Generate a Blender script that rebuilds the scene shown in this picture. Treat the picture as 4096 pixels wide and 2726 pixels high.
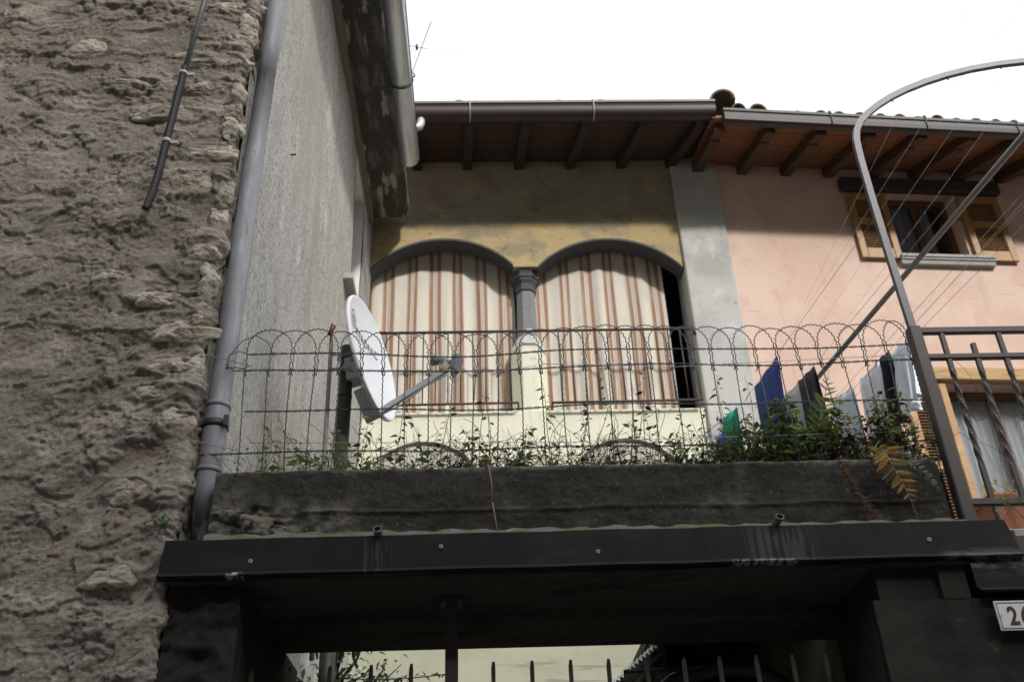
import bpy, math, random
import numpy as np
from mathutils import Vector, Matrix
R = math.radians
for o in list(bpy.data.objects):
    bpy.data.objects.remove(o)
SC = bpy.context.scene
COL = SC.collection
random.seed(7)
# ------------------------------------------------------------------ camera
cam = bpy.data.cameras.new('camera')
cam.lens = 35.0
cam.sensor_width = 36.0
cam.clip_end = 500
cam.dof.use_dof = True
cam.dof.focus_distance = 5.0
cam.dof.aperture_fstop = 3.2
camo = bpy.data.objects.new('camera', cam)
COL.objects.link(camo)
_p, _y, _r = R(32.118), R(2.277), R(-2.074)
_fw = Vector((math.sin(_y)*math.cos(_p), math.cos(_y)*math.cos(_p), math.sin(_p)))
_rt = Vector((math.cos(_y), -math.sin(_y), 0))
_up = _rt.cross(_fw)
_r2 = math.cos(_r)*_rt + math.sin(_r)*_up
_u2 = -math.sin(_r)*_rt + math.cos(_r)*_up
camo.matrix_world = Matrix((( _r2.x, _u2.x, -_fw.x, 0.0), (_r2.y, _u2.y, -_fw.y, 0.0), (_r2.z, _u2.z, -_fw.z, 1.6), (0, 0, 0, 1)))
SC.camera = camo
# ------------------------------------------------------------------ sky, sun, exposure
SUN_EL, SUN_AZ = 36.0, -28.0      # sun behind the viewer, to the right
wd = bpy.data.worlds.new('World')
SC.world = wd
wd.use_nodes = True
nt = wd.node_tree
bg = nt.nodes['Background']
sky = nt.nodes.new('ShaderNodeTexSky')
sky.sky_type = 'NISHITA'
sky.sun_disc = False
sky.sun_elevation = R(SUN_EL)
sky.sun_rotation = R(180+SUN_AZ)
sky.dust_density = 4.0
hs = nt.nodes.new('ShaderNodeHueSaturation')
hs.inputs['Saturation'].default_value = 0.22
nt.links.new(sky.outputs[0], hs.inputs['Color'])
mx = nt.nodes.new('ShaderNodeMix')          # an even white cloud layer over the clear sky
mx.data_type = 'RGBA'
mx.inputs['Factor'].default_value = 0.72
nt.links.new(hs.outputs[0], mx.inputs['A'])
mx.inputs['B'].default_value = (2.75, 2.8, 2.9, 1)
nt.links.new(mx.outputs['Result'], bg.inputs['Color'])
bg.inputs['Strength'].default_value = 0.15
sl = bpy.data.lights.new('sun', 'SUN')
sl.energy = 1.0
sl.angle = R(4.0)
sl.color = (1.0, 0.97, 0.925)
so = bpy.data.objects.new('sun', sl)
COL.objects.link(so)
so.rotation_euler = (R(90-SUN_EL), 0, R(-SUN_AZ))
so.location = (0, -20, 30)
SC.view_settings.view_transform = 'Standard'
SC.view_settings.look = 'None'
SC.view_settings.gamma = 1.0
SC.view_settings.use_curve_mapping = False
SC.view_settings.exposure = 1.74

# ------------------------------------------------------------------ material helper
def mat(name, base, rough=0.85, metal=0.0, var=(), bump=(), rand=None, spec=0.5, zbands=(), boxes=(), alpha=None, sub=0.0, world=True):
    """var: (scale3, detail, lo, hi, colour, strength); bump: (scale3, detail, strength, distance)
    zbands: (z0, z1, wobble, colour, strength) blends a colour in above a wavering height"""
    m = bpy.data.materials.new(name)
    m.use_nodes = True
    t = m.node_tree
    b = t.nodes['Principled BSDF']
    b.inputs['Roughness'].default_value = rough
    b.inputs['Metallic'].default_value = metal
    b.inputs['Specular IOR Level'].default_value = spec
    if sub:
        b.inputs['Transmission Weight'].default_value = sub
    if world:
        g = t.nodes.new('ShaderNodeNewGeometry'); P = g.outputs['Position']
    else:
        g = t.nodes.new('ShaderNodeTexCoord'); P = g.outputs['Object']
    rgb = t.nodes.new('ShaderNodeRGB'); rgb.outputs[0].default_value = (*base, 1)
    C = rgb.outputs[0]
    def noise(sc, det, off=0.0, rough_=0.6):
        mp = t.nodes.new('ShaderNodeMapping'); mp.inputs['Scale'].default_value = sc
        mp.inputs['Location'].default_value = (off, off*.7, off*1.3)
        if len(sc) == 3:
            pass
        t.links.new(P, mp.inputs['Vector'])
        n = t.nodes.new('ShaderNodeTexNoise'); n.inputs['Scale'].default_value = 1.0
        n.inputs['Detail'].default_value = det; n.inputs['Roughness'].default_value = rough_
        t.links.new(mp.outputs[0], n.inputs['Vector'])
        return n.outputs['Fac']
    def ramp(v, lo, hi, st):
        r = t.nodes.new('ShaderNodeMapRange'); r.interpolation_type = 'SMOOTHSTEP'
        r.inputs['From Min'].default_value = lo; r.inputs['From Max'].default_value = hi
        r.inputs['To Min'].default_value = 0; r.inputs['To Max'].default_value = st
        t.links.new(v, r.inputs['Value']); return r.outputs[0]
    def mix(f, col):
        nonlocal C
        x = t.nodes.new('ShaderNodeMix'); x.data_type = 'RGBA'
        t.links.new(f, x.inputs['Factor']); t.links.new(C, x.inputs['A'])
        x.inputs['B'].default_value = (*col, 1); C = x.outputs['Result']
    def math2(op, a, b_):
        q = t.nodes.new('ShaderNodeMath'); q.operation = op
        for i, v in enumerate((a, b_)):
            if isinstance(v, (int, float)): q.inputs[i].default_value = v
            else: t.links.new(v, q.inputs[i])
        return q.outputs[0]
    k = 0
    sep = None
    for (z0, z1, wob, col, st) in zbands:
        if sep is None:
            sep = t.nodes.new('ShaderNodeSeparateXYZ'); t.links.new(P, sep.inputs[0])
        nz = noise((3.5, 3.5, 5), 6, 3.1+k); k += 1
        z = math2('ADD', sep.outputs['Z'], math2('MULTIPLY', math2('SUBTRACT', nz, 0.5), wob*2))
        mix(ramp(z, z0, z1, st), col)
    for (sc, det, lo, hi, col, st) in var:
        k += 1
        mix(ramp(noise(sc, det, 5.7*k), lo, hi, st), col)
    for (x0, x1, z0, z1, soft, sc, col, st) in boxes:   # stains with a place of their own on the wall
        if sep is None:
            sep = t.nodes.new('ShaderNodeSeparateXYZ'); t.links.new(P, sep.inputs[0])
        k += 1
        f = math2('MULTIPLY', math2('MULTIPLY', ramp(sep.outputs['X'], x0-soft, x0+soft, 1.0), ramp(sep.outputs['X'], x1+soft, x1-soft, 1.0)),
                  math2('MULTIPLY', ramp(sep.outputs['Z'], z0-soft, z0+soft, 1.0), ramp(sep.outputs['Z'], z1+soft, z1-soft, 1.0)))
        f = math2('MULTIPLY', f, ramp(noise(sc, 5, 9.1*k), 0.42, 0.6, st))
        mix(f, col)
    if rand:
        oi = t.nodes.new('ShaderNodeObjectInfo')
        mix(math2('MULTIPLY', oi.outputs['Random'], rand[1]), rand[0])
    t.links.new(C, b.inputs['Base Color'])
    prev = None
    for (sc, det, st, dist) in bump:
        k += 1
        bp = t.nodes.new('ShaderNodeBump'); bp.inputs['Strength'].default_value = st; bp.inputs['Distance'].default_value = dist
        t.links.new(noise(sc, det, 2.3*k, 0.65), bp.inputs['Height'])
        if prev: t.links.new(prev, bp.inputs['Normal'])
        prev = bp.outputs[0]
    if prev: t.links.new(prev, b.inputs['Normal'])
    return m

# ------------------------------------------------------------------ mesh helper
class MB:
    def __init__(s): s.v = []; s.f = []; s.sm = []
    def add(s, vs, fs, smooth=False):
        n = len(s.v); s.v += [tuple(map(float, p)) for p in vs]
        s.f += [tuple(i+n for i in f) for f in fs]; s.sm += [smooth]*len(fs); return s
    def box(s, x0, x1, y0, y1, z0, z1):
        v = [(x, y, z) for z in (z0, z1) for y in (y0, y1) for x in (x0, x1)]
        return s.add(v, [(0, 2, 3, 1), (4, 5, 7, 6), (0, 1, 5, 4), (2, 6, 7, 3), (0, 4, 6, 2), (1, 3, 7, 5)])
    def bbox(s, x0, x1, y0, y1, z0, z1, b=.006):
        """box with chamfered edges"""
        vs = []; idx = {}
        for i, (x, sx) in enumerate(((x0, 1), (x1, -1))):
            for j, (y, sy) in enumerate(((y0, 1), (y1, -1))):
                for k, (z, sz) in enumerate(((z0, 1), (z1, -1))):
                    for a, p in enumerate(((x, y+sy*b, z+sz*b), (x+sx*b, y, z+sz*b), (x+sx*b, y+sy*b, z))):
                        idx[i, j, k, a] = len(vs); vs.append(p)
        F = []
        for a in range(3):
            for e in (0, 1):
                c = [(0, 0), (1, 0), (1, 1), (0, 1)]
                q = []
                for (m_, n_) in c:
                    key = [0, 0, 0]; key[a] = e; o = [i for i in range(3) if i != a]; key[o[0]] = m_; key[o[1]] = n_
                    q.append(idx[key[0], key[1], key[2], a])
                F.append(tuple(q))
        for a in range(3):
            o = [i for i in range(3) if i != a]
            for m_ in (0, 1):
                for n_ in (0, 1):
                    q = []
                    for e, ax in ((0, o[0]), (0, o[1]), (1, o[1]), (1, o[0])):
                        key = [0, 0, 0]; key[a] = e; key[o[0]] = m_; key[o[1]] = n_
                        q.append(idx[key[0], key[1], key[2], ax])
                    F.append(tuple(q))
        for i in (0, 1):
            for j in (0, 1):
                for k in (0, 1): F.append(tuple(idx[i, j, k, a] for a in range(3)))
        return s.add(vs, F)
    def beam(s, p, q, w, h, up=(0, 0, 1)):
        p, q = Vector(p), Vector(q); d = (q-p).normalized(); u = Vector(up); r = d.cross(u).normalized(); u = r.cross(d).normalized()
        v = [a+r*(w/2)*i+u*(h/2)*j for a in (p, q) for (i, j) in ((-1, -1), (1, -1), (1, 1), (-1, 1))]
        return s.add(v, [(3, 2, 1, 0), (4, 5, 6, 7), (0, 1, 5, 4), (1, 2, 6, 5), (2, 3, 7, 6), (3, 0, 4, 7)])
    def tube(s, pts, r, seg=8, caps=True, smooth=True, flat=None):
        pts = [Vector(p) for p in pts]; n = len(pts); rs = r if isinstance(r, (list, tuple)) else [r]*n
        tan = [(pts[min(i+1, n-1)]-pts[max(i-1, 0)]).normalized() for i in range(n)]
        a = Vector((0, 0, 1)) if abs(tan[0].z) < .9 else Vector((1, 0, 0))
        u = tan[0].cross(a).normalized(); vs = []
        for i in range(n):
            u = (u - tan[i]*u.dot(tan[i])).normalized(); w = tan[i].cross(u)
            for k in range(seg):
                an = 2*math.pi*k/seg + (math.pi/seg if seg == 4 else 0)
                vs.append(pts[i]+(u*math.cos(an)+w*math.sin(an))*rs[i])
        fs = [(i*seg+k, i*seg+(k+1) % seg, (i+1)*seg+(k+1) % seg, (i+1)*seg+k) for i in range(n-1) for k in range(seg)]
        s.add(vs, fs, smooth)
        if caps:
            m = len(s.v)-n*seg
            s.f += [tuple(m+k for k in reversed(range(seg))), tuple(m+(n-1)*seg+k for k in range(seg))]; s.sm += [False, False]
        return s
    def rings(s, rings, close=True, smooth=True, caps=True):
        n = len(rings[0]); vs = [p for r in rings for p in r]
        fs = [(i*n+k, i*n+(k+1) % n, (i+1)*n+(k+1) % n, (i+1)*n+k) for i in range(len(rings)-1) for k in range(n if close else n-1)]
        if caps and close: fs += [tuple(reversed(range(n))), tuple((len(rings)-1)*n+k for k in range(n))]
        return s.add(vs, fs, smooth)
    def extrude(s, prof, a, b, axis='x', smooth=False, close=False):
        """profile of (u, w) points swept along an axis from a to b"""
        def P(c, u, w): return {'x': (c, u, w), 'y': (u, c, w), 'z': (u, w, c)}[axis]
        n = len(prof); vs = [P(a, *q) for q in prof]+[P(b, *q) for q in prof]
        fs = [(k, (k+1) % n, n+(k+1) % n, n+k) for k in range(n if close else n-1)]
        if close: fs += [tuple(reversed(range(n))), tuple(range(n, 2*n))]
        return s.add(vs, fs, smooth)
    def grid(s, A, smooth=True):
        ny, nx = len(A), len(A[0])
        return s.add([p for r in A for p in r], [(j*nx+i, j*nx+i+1, (j+1)*nx+i+1, (j+1)*nx+i) for j in range(ny-1) for i in range(nx-1)], smooth)
    def mesh(s, name, m, off=(0, 0, 0)):
        me = bpy.data.meshes.new(name)
        v = np.array(s.v, float)-np.array(off) if s.v else []
        me.from_pydata([tuple(p) for p in v], [], s.f)
        me.polygons.foreach_set('use_smooth', s.sm)
        if m: me.materials.append(m)
        me.update(); return me

def link(o, parent=None):
    COL.objects.link(o)
    if parent: o.parent = parent
    return o
WL = {}
def wloc(o):
    l = Vector((0, 0, 0))
    while o: l += o.location; o = o.parent
    return l
def thing(name, label, cat, loc=(0, 0, 0), group=None, rotz=0):
    o = bpy.data.objects.new(name, None); o.empty_display_size = .1
    o.location = loc; o.rotation_euler = (0, 0, rotz)
    o['label'] = label; o['category'] = cat
    if group: o['group'] = group
    return link(o)
def tag(o, label, cat, group=None):
    o['label'] = label; o['category'] = cat
    if group: o['group'] = group
    return o
def part(name, mb, m, parent, origin=None, label=None, local=False):
    """mesh in world coordinates hung under its thing (parents carry no rotation); local=True keeps the parent's own frame"""
    pw = Vector((0, 0, 0)) if local else wloc(parent)
    og = Vector(origin) if origin is not None else pw
    o = bpy.data.objects.new(name, mb.mesh(name, m, og))
    o.location = og-pw
    if label: o['label'] = label
    return link(o, parent)
def single(name, mb, m, label, cat, origin, group=None):
    o = bpy.data.objects.new(name, mb.mesh(name, m, origin)); o.location = origin
    return link(tag(o, label, cat, group))
def copy(o, loc, parent=None, rot=None, scale=None):
    c = o.copy(); c.location = loc
    if rot is not None: c.rotation_euler = rot
    if scale is not None: c.scale = scale
    COL.objects.link(c); c.parent = parent if parent else o.parent
    return c
def structure(name, mb, m, kind='structure'):
    o = bpy.data.objects.new(name, mb.mesh(name, m)); o['kind'] = kind
    return link(o)

# ------------------------------------------------------------------ numpy noise for real relief
_rng = np.random.default_rng(5)
_perm = _rng.permutation(512); _perm = np.concatenate([_perm, _perm])
_ga = _rng.random(512)*2*np.pi; _gx, _gy = np.cos(_ga), np.sin(_ga)
def perlin(x, y):
    xi = np.floor(x).astype(int); yi = np.floor(y).astype(int); xf = x-xi; yf = y-yi
    u = xf**3*(xf*(xf*6-15)+10); v = yf**3*(yf*(yf*6-15)+10)
    def g(i, j, dx, dy):
        h = _perm[(_perm[i & 511]+j) & 511] & 511
        return _gx[h]*dx+_gy[h]*dy
    a = g(xi, yi, xf, yf); b = g(xi+1, yi, xf-1, yf); c = g(xi, yi+1, xf, yf-1); d = g(xi+1, yi+1, xf-1, yf-1)
    return (a+u*(b-a))+v*((c+u*(d-c))-(a+u*(b-a)))
def fbm(x, y, o=5, gain=.5, lac=2.03):
    s = 0; a = 1
    for i in range(o):
        s = s+a*perlin(x+17.3*i, y-9.1*i); x = x*lac; y = y*lac; a *= gain
    return s
def ridge(x, y, o=4, gain=.55):
    s = 0; a = 1
    for i in range(o):
        s = s+a*(1-2.4*np.abs(perlin(x+31*i, y+7*i))); x = x*2.07; y = y*2.07; a *= gain
    return s
def smooth(a, b, x):
    t = np.clip((x-a)/(b-a), 0, 1); return t*t*(3-2*t)
def big_mesh(name, V, nx, ny, m):
    me = bpy.data.meshes.new(name)
    idx = np.arange(nx*ny).reshape(ny, nx)
    q = np.stack([idx[:-1, :-1], idx[:-1, 1:], idx[1:, 1:], idx[1:, :-1]], -1).reshape(-1, 4)
    me.vertices.add(nx*ny); me.vertices.foreach_set('co', V.astype(np.float32).ravel())
    me.loops.add(q.size); me.loops.foreach_set('vertex_index', q.astype(np.int32).ravel())
    me.polygons.add(len(q)); me.polygons.foreach_set('loop_start', np.arange(0, q.size, 4, dtype=np.int32))
    me.polygons.foreach_set('use_smooth', np.ones(len(q), bool))
    me.materials.append(m); me.update(calc_edges=True); return me

# ------------------------------------------------------------------ materials
RUB = mat('rubble_render', (.245, .218, .188), .95, var=[((1.1, 1.1, 1.6), 5, .44, .68, (.155, .132, .108), .8), ((3, 3, 4), 6, .5, .68, (.37, .335, .29), .8),
      ((5, 5, 7), 4, .60, .74, (.25, .155, .095), .55), ((40, 40, 55), 4, .46, .62, (.13, .11, .09), .55), ((75, 75, 90), 3, .55, .7, (.42, .39, .35), .5)],
      bump=[((90, 90, 120), 6, .7, .006), ((28, 28, 40), 6, .6, .012)], spec=.2)
STONE = mat('pale_stone', (.44, .40, .335), .9, var=[((6, 6, 9), 6, .45, .65, (.30, .265, .21), .8), ((12, 12, 20), 5, .55, .7, (.36, .25, .15), .5), ((22, 22, 34), 5, .48, .62, (.17, .152, .13), .7)],
      bump=[((60, 60, 90), 6, .7, .008), ((18, 18, 34), 5, .7, .015)], spec=.25)
PLAS = mat('grainy_plaster', (.385, .378, .36), .95, var=[((5, 5, 1.8), 6, .45, .62, (.31, .305, .28), .85), ((2.6, 2.6, 1.6), 5, .56, .68, (.60, .59, .55), .6), ((1.3, 1.3, .5), 4, .46, .62, (.36, .35, .31), .8),
      ((30, 30, 19), 5, .52, .64, (.20, .195, .18), .75), ((58, 58, 34), 4, .56, .65, (.085, .083, .078), .8), ((44, 44, 26), 4, .54, .68, (.62, .61, .57), .6), ((.9, .9, .35), 3, .52, .62, (.28, .265, .23), .55)],
      bump=[((70, 70, 25), 6, .8, .006), ((20, 20, 5), 4, .5, .008)], spec=.2)
SLAB = mat('peeling_slab', (.075, .07, .06), .95, var=[((9, 2.2, 9), 6, .50, .60, (.16, .15, .13), .9), ((7, 1.3, 7), 5, .585, .60, (.36, .33, .28), .95), ((40, 20, 40), 4, .5, .7, (.04, .038, .034), .6)],
      bump=[((40, 40, 40), 5, .6, .006)], spec=.2)
ZINC = mat('zinc', (.50, .53, .56), .38, .85, var=[((14, 1.2, 14), 4, .5, .65, (.30, .32, .33), .7), ((30, 60, 30), 3, .66, .72, (.22, .12, .07), .7)])
PIPE = mat('grey_pipe', (.185, .192, .208), .6, .05, var=[((20, 20, 3), 5, .5, .68, (.33, .35, .38), .6), ((26, 26, 5), 4, .62, .68, (.20, .10, .055), .85), ((8, 8, 2.4), 4, .5, .62, (.15, .16, .185), .6)],
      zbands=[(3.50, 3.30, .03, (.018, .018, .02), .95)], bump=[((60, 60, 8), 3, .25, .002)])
BLACKP = mat('black_plastic', (.03, .032, .036), .5)
DGREY = mat('dark_grey_plastic', (.10, .105, .115), .45)
IRON = mat('iron_dark', (.045, .036, .032), .6, .2, var=[((30, 30, 30), 4, .5, .7, (.075, .05, .04), .7)], bump=[((80, 80, 80), 4, .4, .002)])
RUST = mat('rusty_iron', (.055, .034, .027), .7, .2, var=[((40, 40, 40), 4, .52, .68, (.12, .06, .035), .7)])
OCHRE = mat('ochre_plaster', (.30, .265, .205), .95, zbands=[(9.29, 9.20, .08, (.45, .335, .15), .75)],
      var=[((2.2, 2.2, 3), 5, .47, .62, (.24, .205, .155), .75), ((4, 4, 4), 6, .55, .68, (.47, .36, .18), .55), ((9, 9, 12), 5, .58, .70, (.16, .135, .10), .7), ((5, 5, 2), 5, .64, .74, (.5, .44, .32), .4), ((.7, .7, 3), 4, .55, .66, (.18, .16, .13), .5)],
      bump=[((14, 14, 20), 6, .6, .012), ((60, 60, 60), 4, .4, .004)], spec=.2)
GREYT = mat('grey_trim', (.075, .077, .08), .8, var=[((8, 8, 8), 5, .5, .7, (.055, .055, .058), .7), ((50, 50, 50), 3, .62, .7, (.25, .25, .24), .5)], bump=[((50, 50, 50), 4, .3, .003)], spec=.3)
LEMON = mat('pale_lemon_plaster', (.66, .65, .525), .92, var=[((3, 3, 3), 5, .5, .68, (.60, .595, .45), .6), ((18, 18, 22), 5, .6, .72, (.46, .45, .36), .55), ((2, 2, 6), 5, .57, .66, (.40, .395, .33), .5), ((16, 16, 1.6), 4, .55, .68, (.45, .44, .36), .45)],
      bump=[((30, 30, 30), 5, .35, .006)], spec=.2)
CEMENT = mat('cement_render', (.44, .435, .415), .92, var=[((1.6, 1.6, 1.3), 5, .45, .62, (.33, .325, .31), .8), ((5, 5, 4), 5, .54, .68, (.55, .55, .53), .6), ((14, 14, 9), 5, .60, .72, (.25, .245, .23), .6)],
      bump=[((25, 25, 25), 5, .35, .006)], spec=.2)
PINK = mat('pink_plaster', (.56, .405, .335), .93, var=[((1.2, 1.2, 1.0), 5, .45, .64, (.63, .475, .405), .8), ((3, 3, 2.2), 5, .52, .68, (.53, .35, .275), .55), ((2, 2, 1.2), 5, .60, .70, (.66, .50, .42), .5), ((9, 9, .7), 4, .58, .72, (.45, .33, .27), .35), ((2.2, 2.2, 26), 5, .635, .66, (.36, .25, .2), .4), ((24, 24, 20), 4, .6, .72, (.46, .30, .235), .4)],
      bump=[((30, 30, 30), 5, .3, .005)], spec=.2)
DWOOD = mat('dark_eave_wood', (.055, .034, .024), .75, var=[((30, 6, 30), 5, .5, .68, (.032, .021, .016), .8)], rand=((.085, .045, .028), .7), bump=[((60, 10, 60), 4, .4, .003)])
DBEAM = mat('dark_beam_wood', (.040, .028, .022), .8, var=[((40, 6, 40), 5, .5, .7, (.02, .015, .012), .8)], bump=[((60, 10, 60), 4, .4, .004)])
OWOOD = mat('reddish_eave_wood', (.19, .075, .035), .7, var=[((24, 5, 24), 5, .48, .66, (.12, .045, .022), .8)], rand=((.26, .11, .05), .7), bump=[((60, 10, 60), 4, .4, .003)])
OBEAM = mat('brown_rafter_wood', (.085, .042, .025), .7, var=[((40, 6, 40), 5, .5, .7, (.05, .026, .016), .8)], bump=[((60, 10, 60), 4, .4, .004)])
SHUT = mat('honey_wood', (.335, .175, .058), .55, var=[((30, 30, 4), 5, .5, .68, (.28, .14, .05), .75), ((6, 6, 6), 4, .5, .7, (.46, .29, .14), .5)], bump=[((50, 50, 8), 4, .3, .002)])
FRAME = mat('brown_window_wood', (.12, .055, .028), .5, var=[((40, 40, 6), 4, .5, .7, (.07, .03, .016), .7)])
BGUT = mat('brown_gutter', (.040, .026, .025), .52, .0, var=[((3, 20, 20), 4, .5, .7, (.04, .028, .028), .7)])
LIP = mat('gutter_lip', (.17, .138, .13), .6, .1, var=[((6, 20, 20), 4, .5, .7, (.15, .125, .12), .6)])
LIP2 = mat('greenish_lip', (.10, .11, .10), .7, .0, var=[((6, 20, 20), 4, .5, .7, (.15, .16, .15), .6)])
TILE = mat('old_roof_tile', (.20, .135, .095), .95, var=[((14, 14, 14), 5, .45, .62, (.10, .10, .07), .85), ((30, 30, 30), 4, .58, .7, (.28, .27, .22), .6)], rand=((.16, .14, .11), .7), bump=[((50, 50, 50), 5, .6, .004)])
INNER = mat('dim_room', (.12, .11, .10), .95)
GLASS = mat('window_glass', (.9, .92, .95), .03, spec=.5, sub=1.0)
SILL = mat('grey_sill', (.34, .335, .31), .8, var=[((8, 8, 8), 4, .5, .7, (.27, .265, .25), .6)])
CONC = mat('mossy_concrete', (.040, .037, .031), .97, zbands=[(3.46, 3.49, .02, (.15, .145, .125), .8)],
      var=[((3.2, 3, 2.6), 6, .46, .62, (.024, .023, .02), .9), ((2.2, 2, 2), 5, .58, .70, (.10, .095, .075), .6), ((26, 26, 26), 5, .48, .66, (.024, .023, .021), .7), ((5, 5, 7), 5, .60, .72, (.04, .055, .02), .7), ((60, 60, 60), 4, .6, .7, (.15, .14, .12), .55)],
      boxes=[(-1.3, -.55, 3.12, 3.32, .1, (9, 9, 9), (.22, .205, .18), .7)], bump=[((45, 45, 45), 6, .8, .008), ((12, 12, 12), 5, .5, .012)], spec=.2)
LEDGE = mat('lichen_mortar', (.13, .128, .112), .95, var=[((8, 8, 30), 5, .47, .6, (.085, .10, .03), .85), ((30, 30, 30), 4, .5, .66, (.12, .115, .10), .6), ((20, 20, 30), 4, .62, .7, (.30, .29, .27), .6)], bump=[((40, 40, 40), 5, .8, .01)], spec=.2)
FASC = mat('dark_sheet_metal', (.011, .010, .0105), .6, 0, spec=.15, var=[((2, 8, 6), 4, .5, .7, (.022, .021, .023), .8)],
      boxes=[(-.49, -.38, 2.98, 3.14, .012, (60, 10, 4), (.09, .09, .10), .40), (1.13, 1.40, 2.98, 3.16, .05, (45, 10, 3), (.08, .08, .09), .5), (1.05, 1.32, 2.96, 3.008, .01, (50, 20, 40), (.30, .31, .33), .9), (-1.05, -.98, 2.96, 3.008, .008, (50, 20, 60), (.36, .37, .4), .95), (1.95, 2.3, 2.96, 3.012, .06, (10, 10, 30), (.20, .20, .205), .8)])
SOFF = mat('dark_concrete', (.085, .08, .068), .97, var=[((2.4, 4, 3), 5, .46, .64, (.035, .033, .028), .8), ((1.5, 9, 3), 5, .55, .68, (.10, .094, .075), .6), ((30, 30, 30), 4, .5, .7, (.04, .037, .03), .5)], bump=[((20, 40, 20), 5, .5, .008)], spec=.1)  # dark concrete with mottled lighter and darker patches
JAMB = mat('dark_plaster', (.034, .032, .028), .97, var=[((3, 3, 2), 5, .46, .62, (.022, .02, .018), .85), ((6, 6, 5), 5, .60, .70, (.09, .085, .07), .6), ((30, 30, 30), 4, .5, .68, (.028, .026, .023), .6)], bump=[((24, 24, 24), 5, .7, .012)], spec=.1)  # near-black plaster with patchy tone
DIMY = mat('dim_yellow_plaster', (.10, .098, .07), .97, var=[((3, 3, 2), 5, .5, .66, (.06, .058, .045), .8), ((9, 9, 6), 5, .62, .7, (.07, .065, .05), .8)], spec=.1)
WHITE = mat('white_enamel', (.76, .78, .82), .35, var=[((3, 3, 3), 4, .5, .7, (.70, .72, .77), .5)], spec=.4)
PWHITE = mat('chalk_white_reveal', (.82, .81, .79), .9, var=[((6, 6, 4), 4, .5, .7, (.64, .63, .60), .5)])
LGREY = mat('light_grey_paint', (.36, .365, .38), .5, var=[((12, 12, 12), 4, .5, .7, (.29, .295, .31), .6)])
MGREY = mat('mid_grey_plastic', (.17, .18, .205), .45)
INK = mat('black_print', (.012, .012, .014), .5)
BLUEP = mat('blue_print', (.04, .10, .42), .5)
GPOST = mat('green_post', (.030, .042, .022), .55, var=[((20, 20, 6), 4, .5, .7, (.018, .026, .014), .7)])
WIRE = mat('green_wire', (.014, .030, .032), .38, var=[((70, 70, 70), 2, .58, .66, (.12, .17, .18), .55)])
TIRON = mat('brown_painted_iron', (.050, .039, .036), .5, .2, var=[((30, 30, 30), 4, .5, .7, (.03, .024, .022), .7)], bump=[((60, 60, 60), 4, .35, .002)])
HOOP = mat('grey_purple_iron', (.085, .080, .088), .45, .3, var=[((20, 20, 20), 4, .5, .7, (.06, .056, .062), .6)])
TERRA = mat('terracotta', (.36, .14, .085), .85, var=[((12, 12, 12), 4, .5, .7, (.26, .105, .07), .7)])
EARTH = mat('earth', (.05, .04, .03), .97, bump=[((20, 20, 20), 4, .6, .02)])
ASPH = mat('paving', (.17, .165, .155), .92, var=[((3, 3, 3), 5, .5, .7, (.065, .063, .06), .7)], bump=[((40, 40, 40), 4, .4, .005)])

# ------------------------------------------------------------------ ground
g = MB(); g.add([(-60, -60, 0), (60, -60, 0), (60, 60, 0), (-60, 60, 0)], [(0, 1, 2, 3)])
structure('ground', g, ASPH)

h = MB(); rr = random.Random(2); rows = []  # unseen hill added behind the viewer to block low sky and sun
for j in range(12):
    rows.append([(-150+300*i/60, -16-j*6, min(j, 7)/7*55.9+(0 if j == 0 else 1.2*math.sin(i*.9+j)+.8*math.sin(i*2.1))) for i in range(61)])
h.grid(rows); structure('unseen_shade_hill', h, mat('shade_hill_green', (.045, .06, .03), .95, var=[((.3, .3, .3), 5, .45, .6, (.03, .035, .02), .8)]))
# ------------------------------------------------------------------ unseen house across the street, added behind the viewer to narrow the light
oh = thing('added_street_house', 'plain rendered house added unseen across the lane to narrow the light', 'house', (0, -1.5, 0))
b = MB(); b.box(-14, 16, -9, -1.5, 0, 6.4); part('wall', b, mat('street_render', (.24, .225, .20), .95), oh)
b = MB(); b.add([(-14.3, -.9, 6.4), (16.3, -.9, 6.4), (16.3, -5.2, 8.0), (-14.3, -5.2, 8.0), (-14.3, -9.6, 6.4), (16.3, -9.6, 6.4)], [(0, 1, 2, 3), (3, 2, 5, 4), (0, 4, 5, 1)]); part('roof', b, TILE, oh)
b = MB(); b.box(2.2, 3.2, -1.53, -1.46, 0, 2.1); part('door', b, FRAME, oh)
for i, x in enumerate((-6, -2.5, 2.2, 6)):
    for z in (3.9,):
        b = MB(); b.bbox(x, x+1, -1.53, -1.47, z, z+1.5); f = part('window', b, FRAME, oh)
        b = MB(); b.box(x+.08, x+.92, -1.47, -1.46, z+.08, z+1.42); part('pane', b, BLACKP, f)

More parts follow.
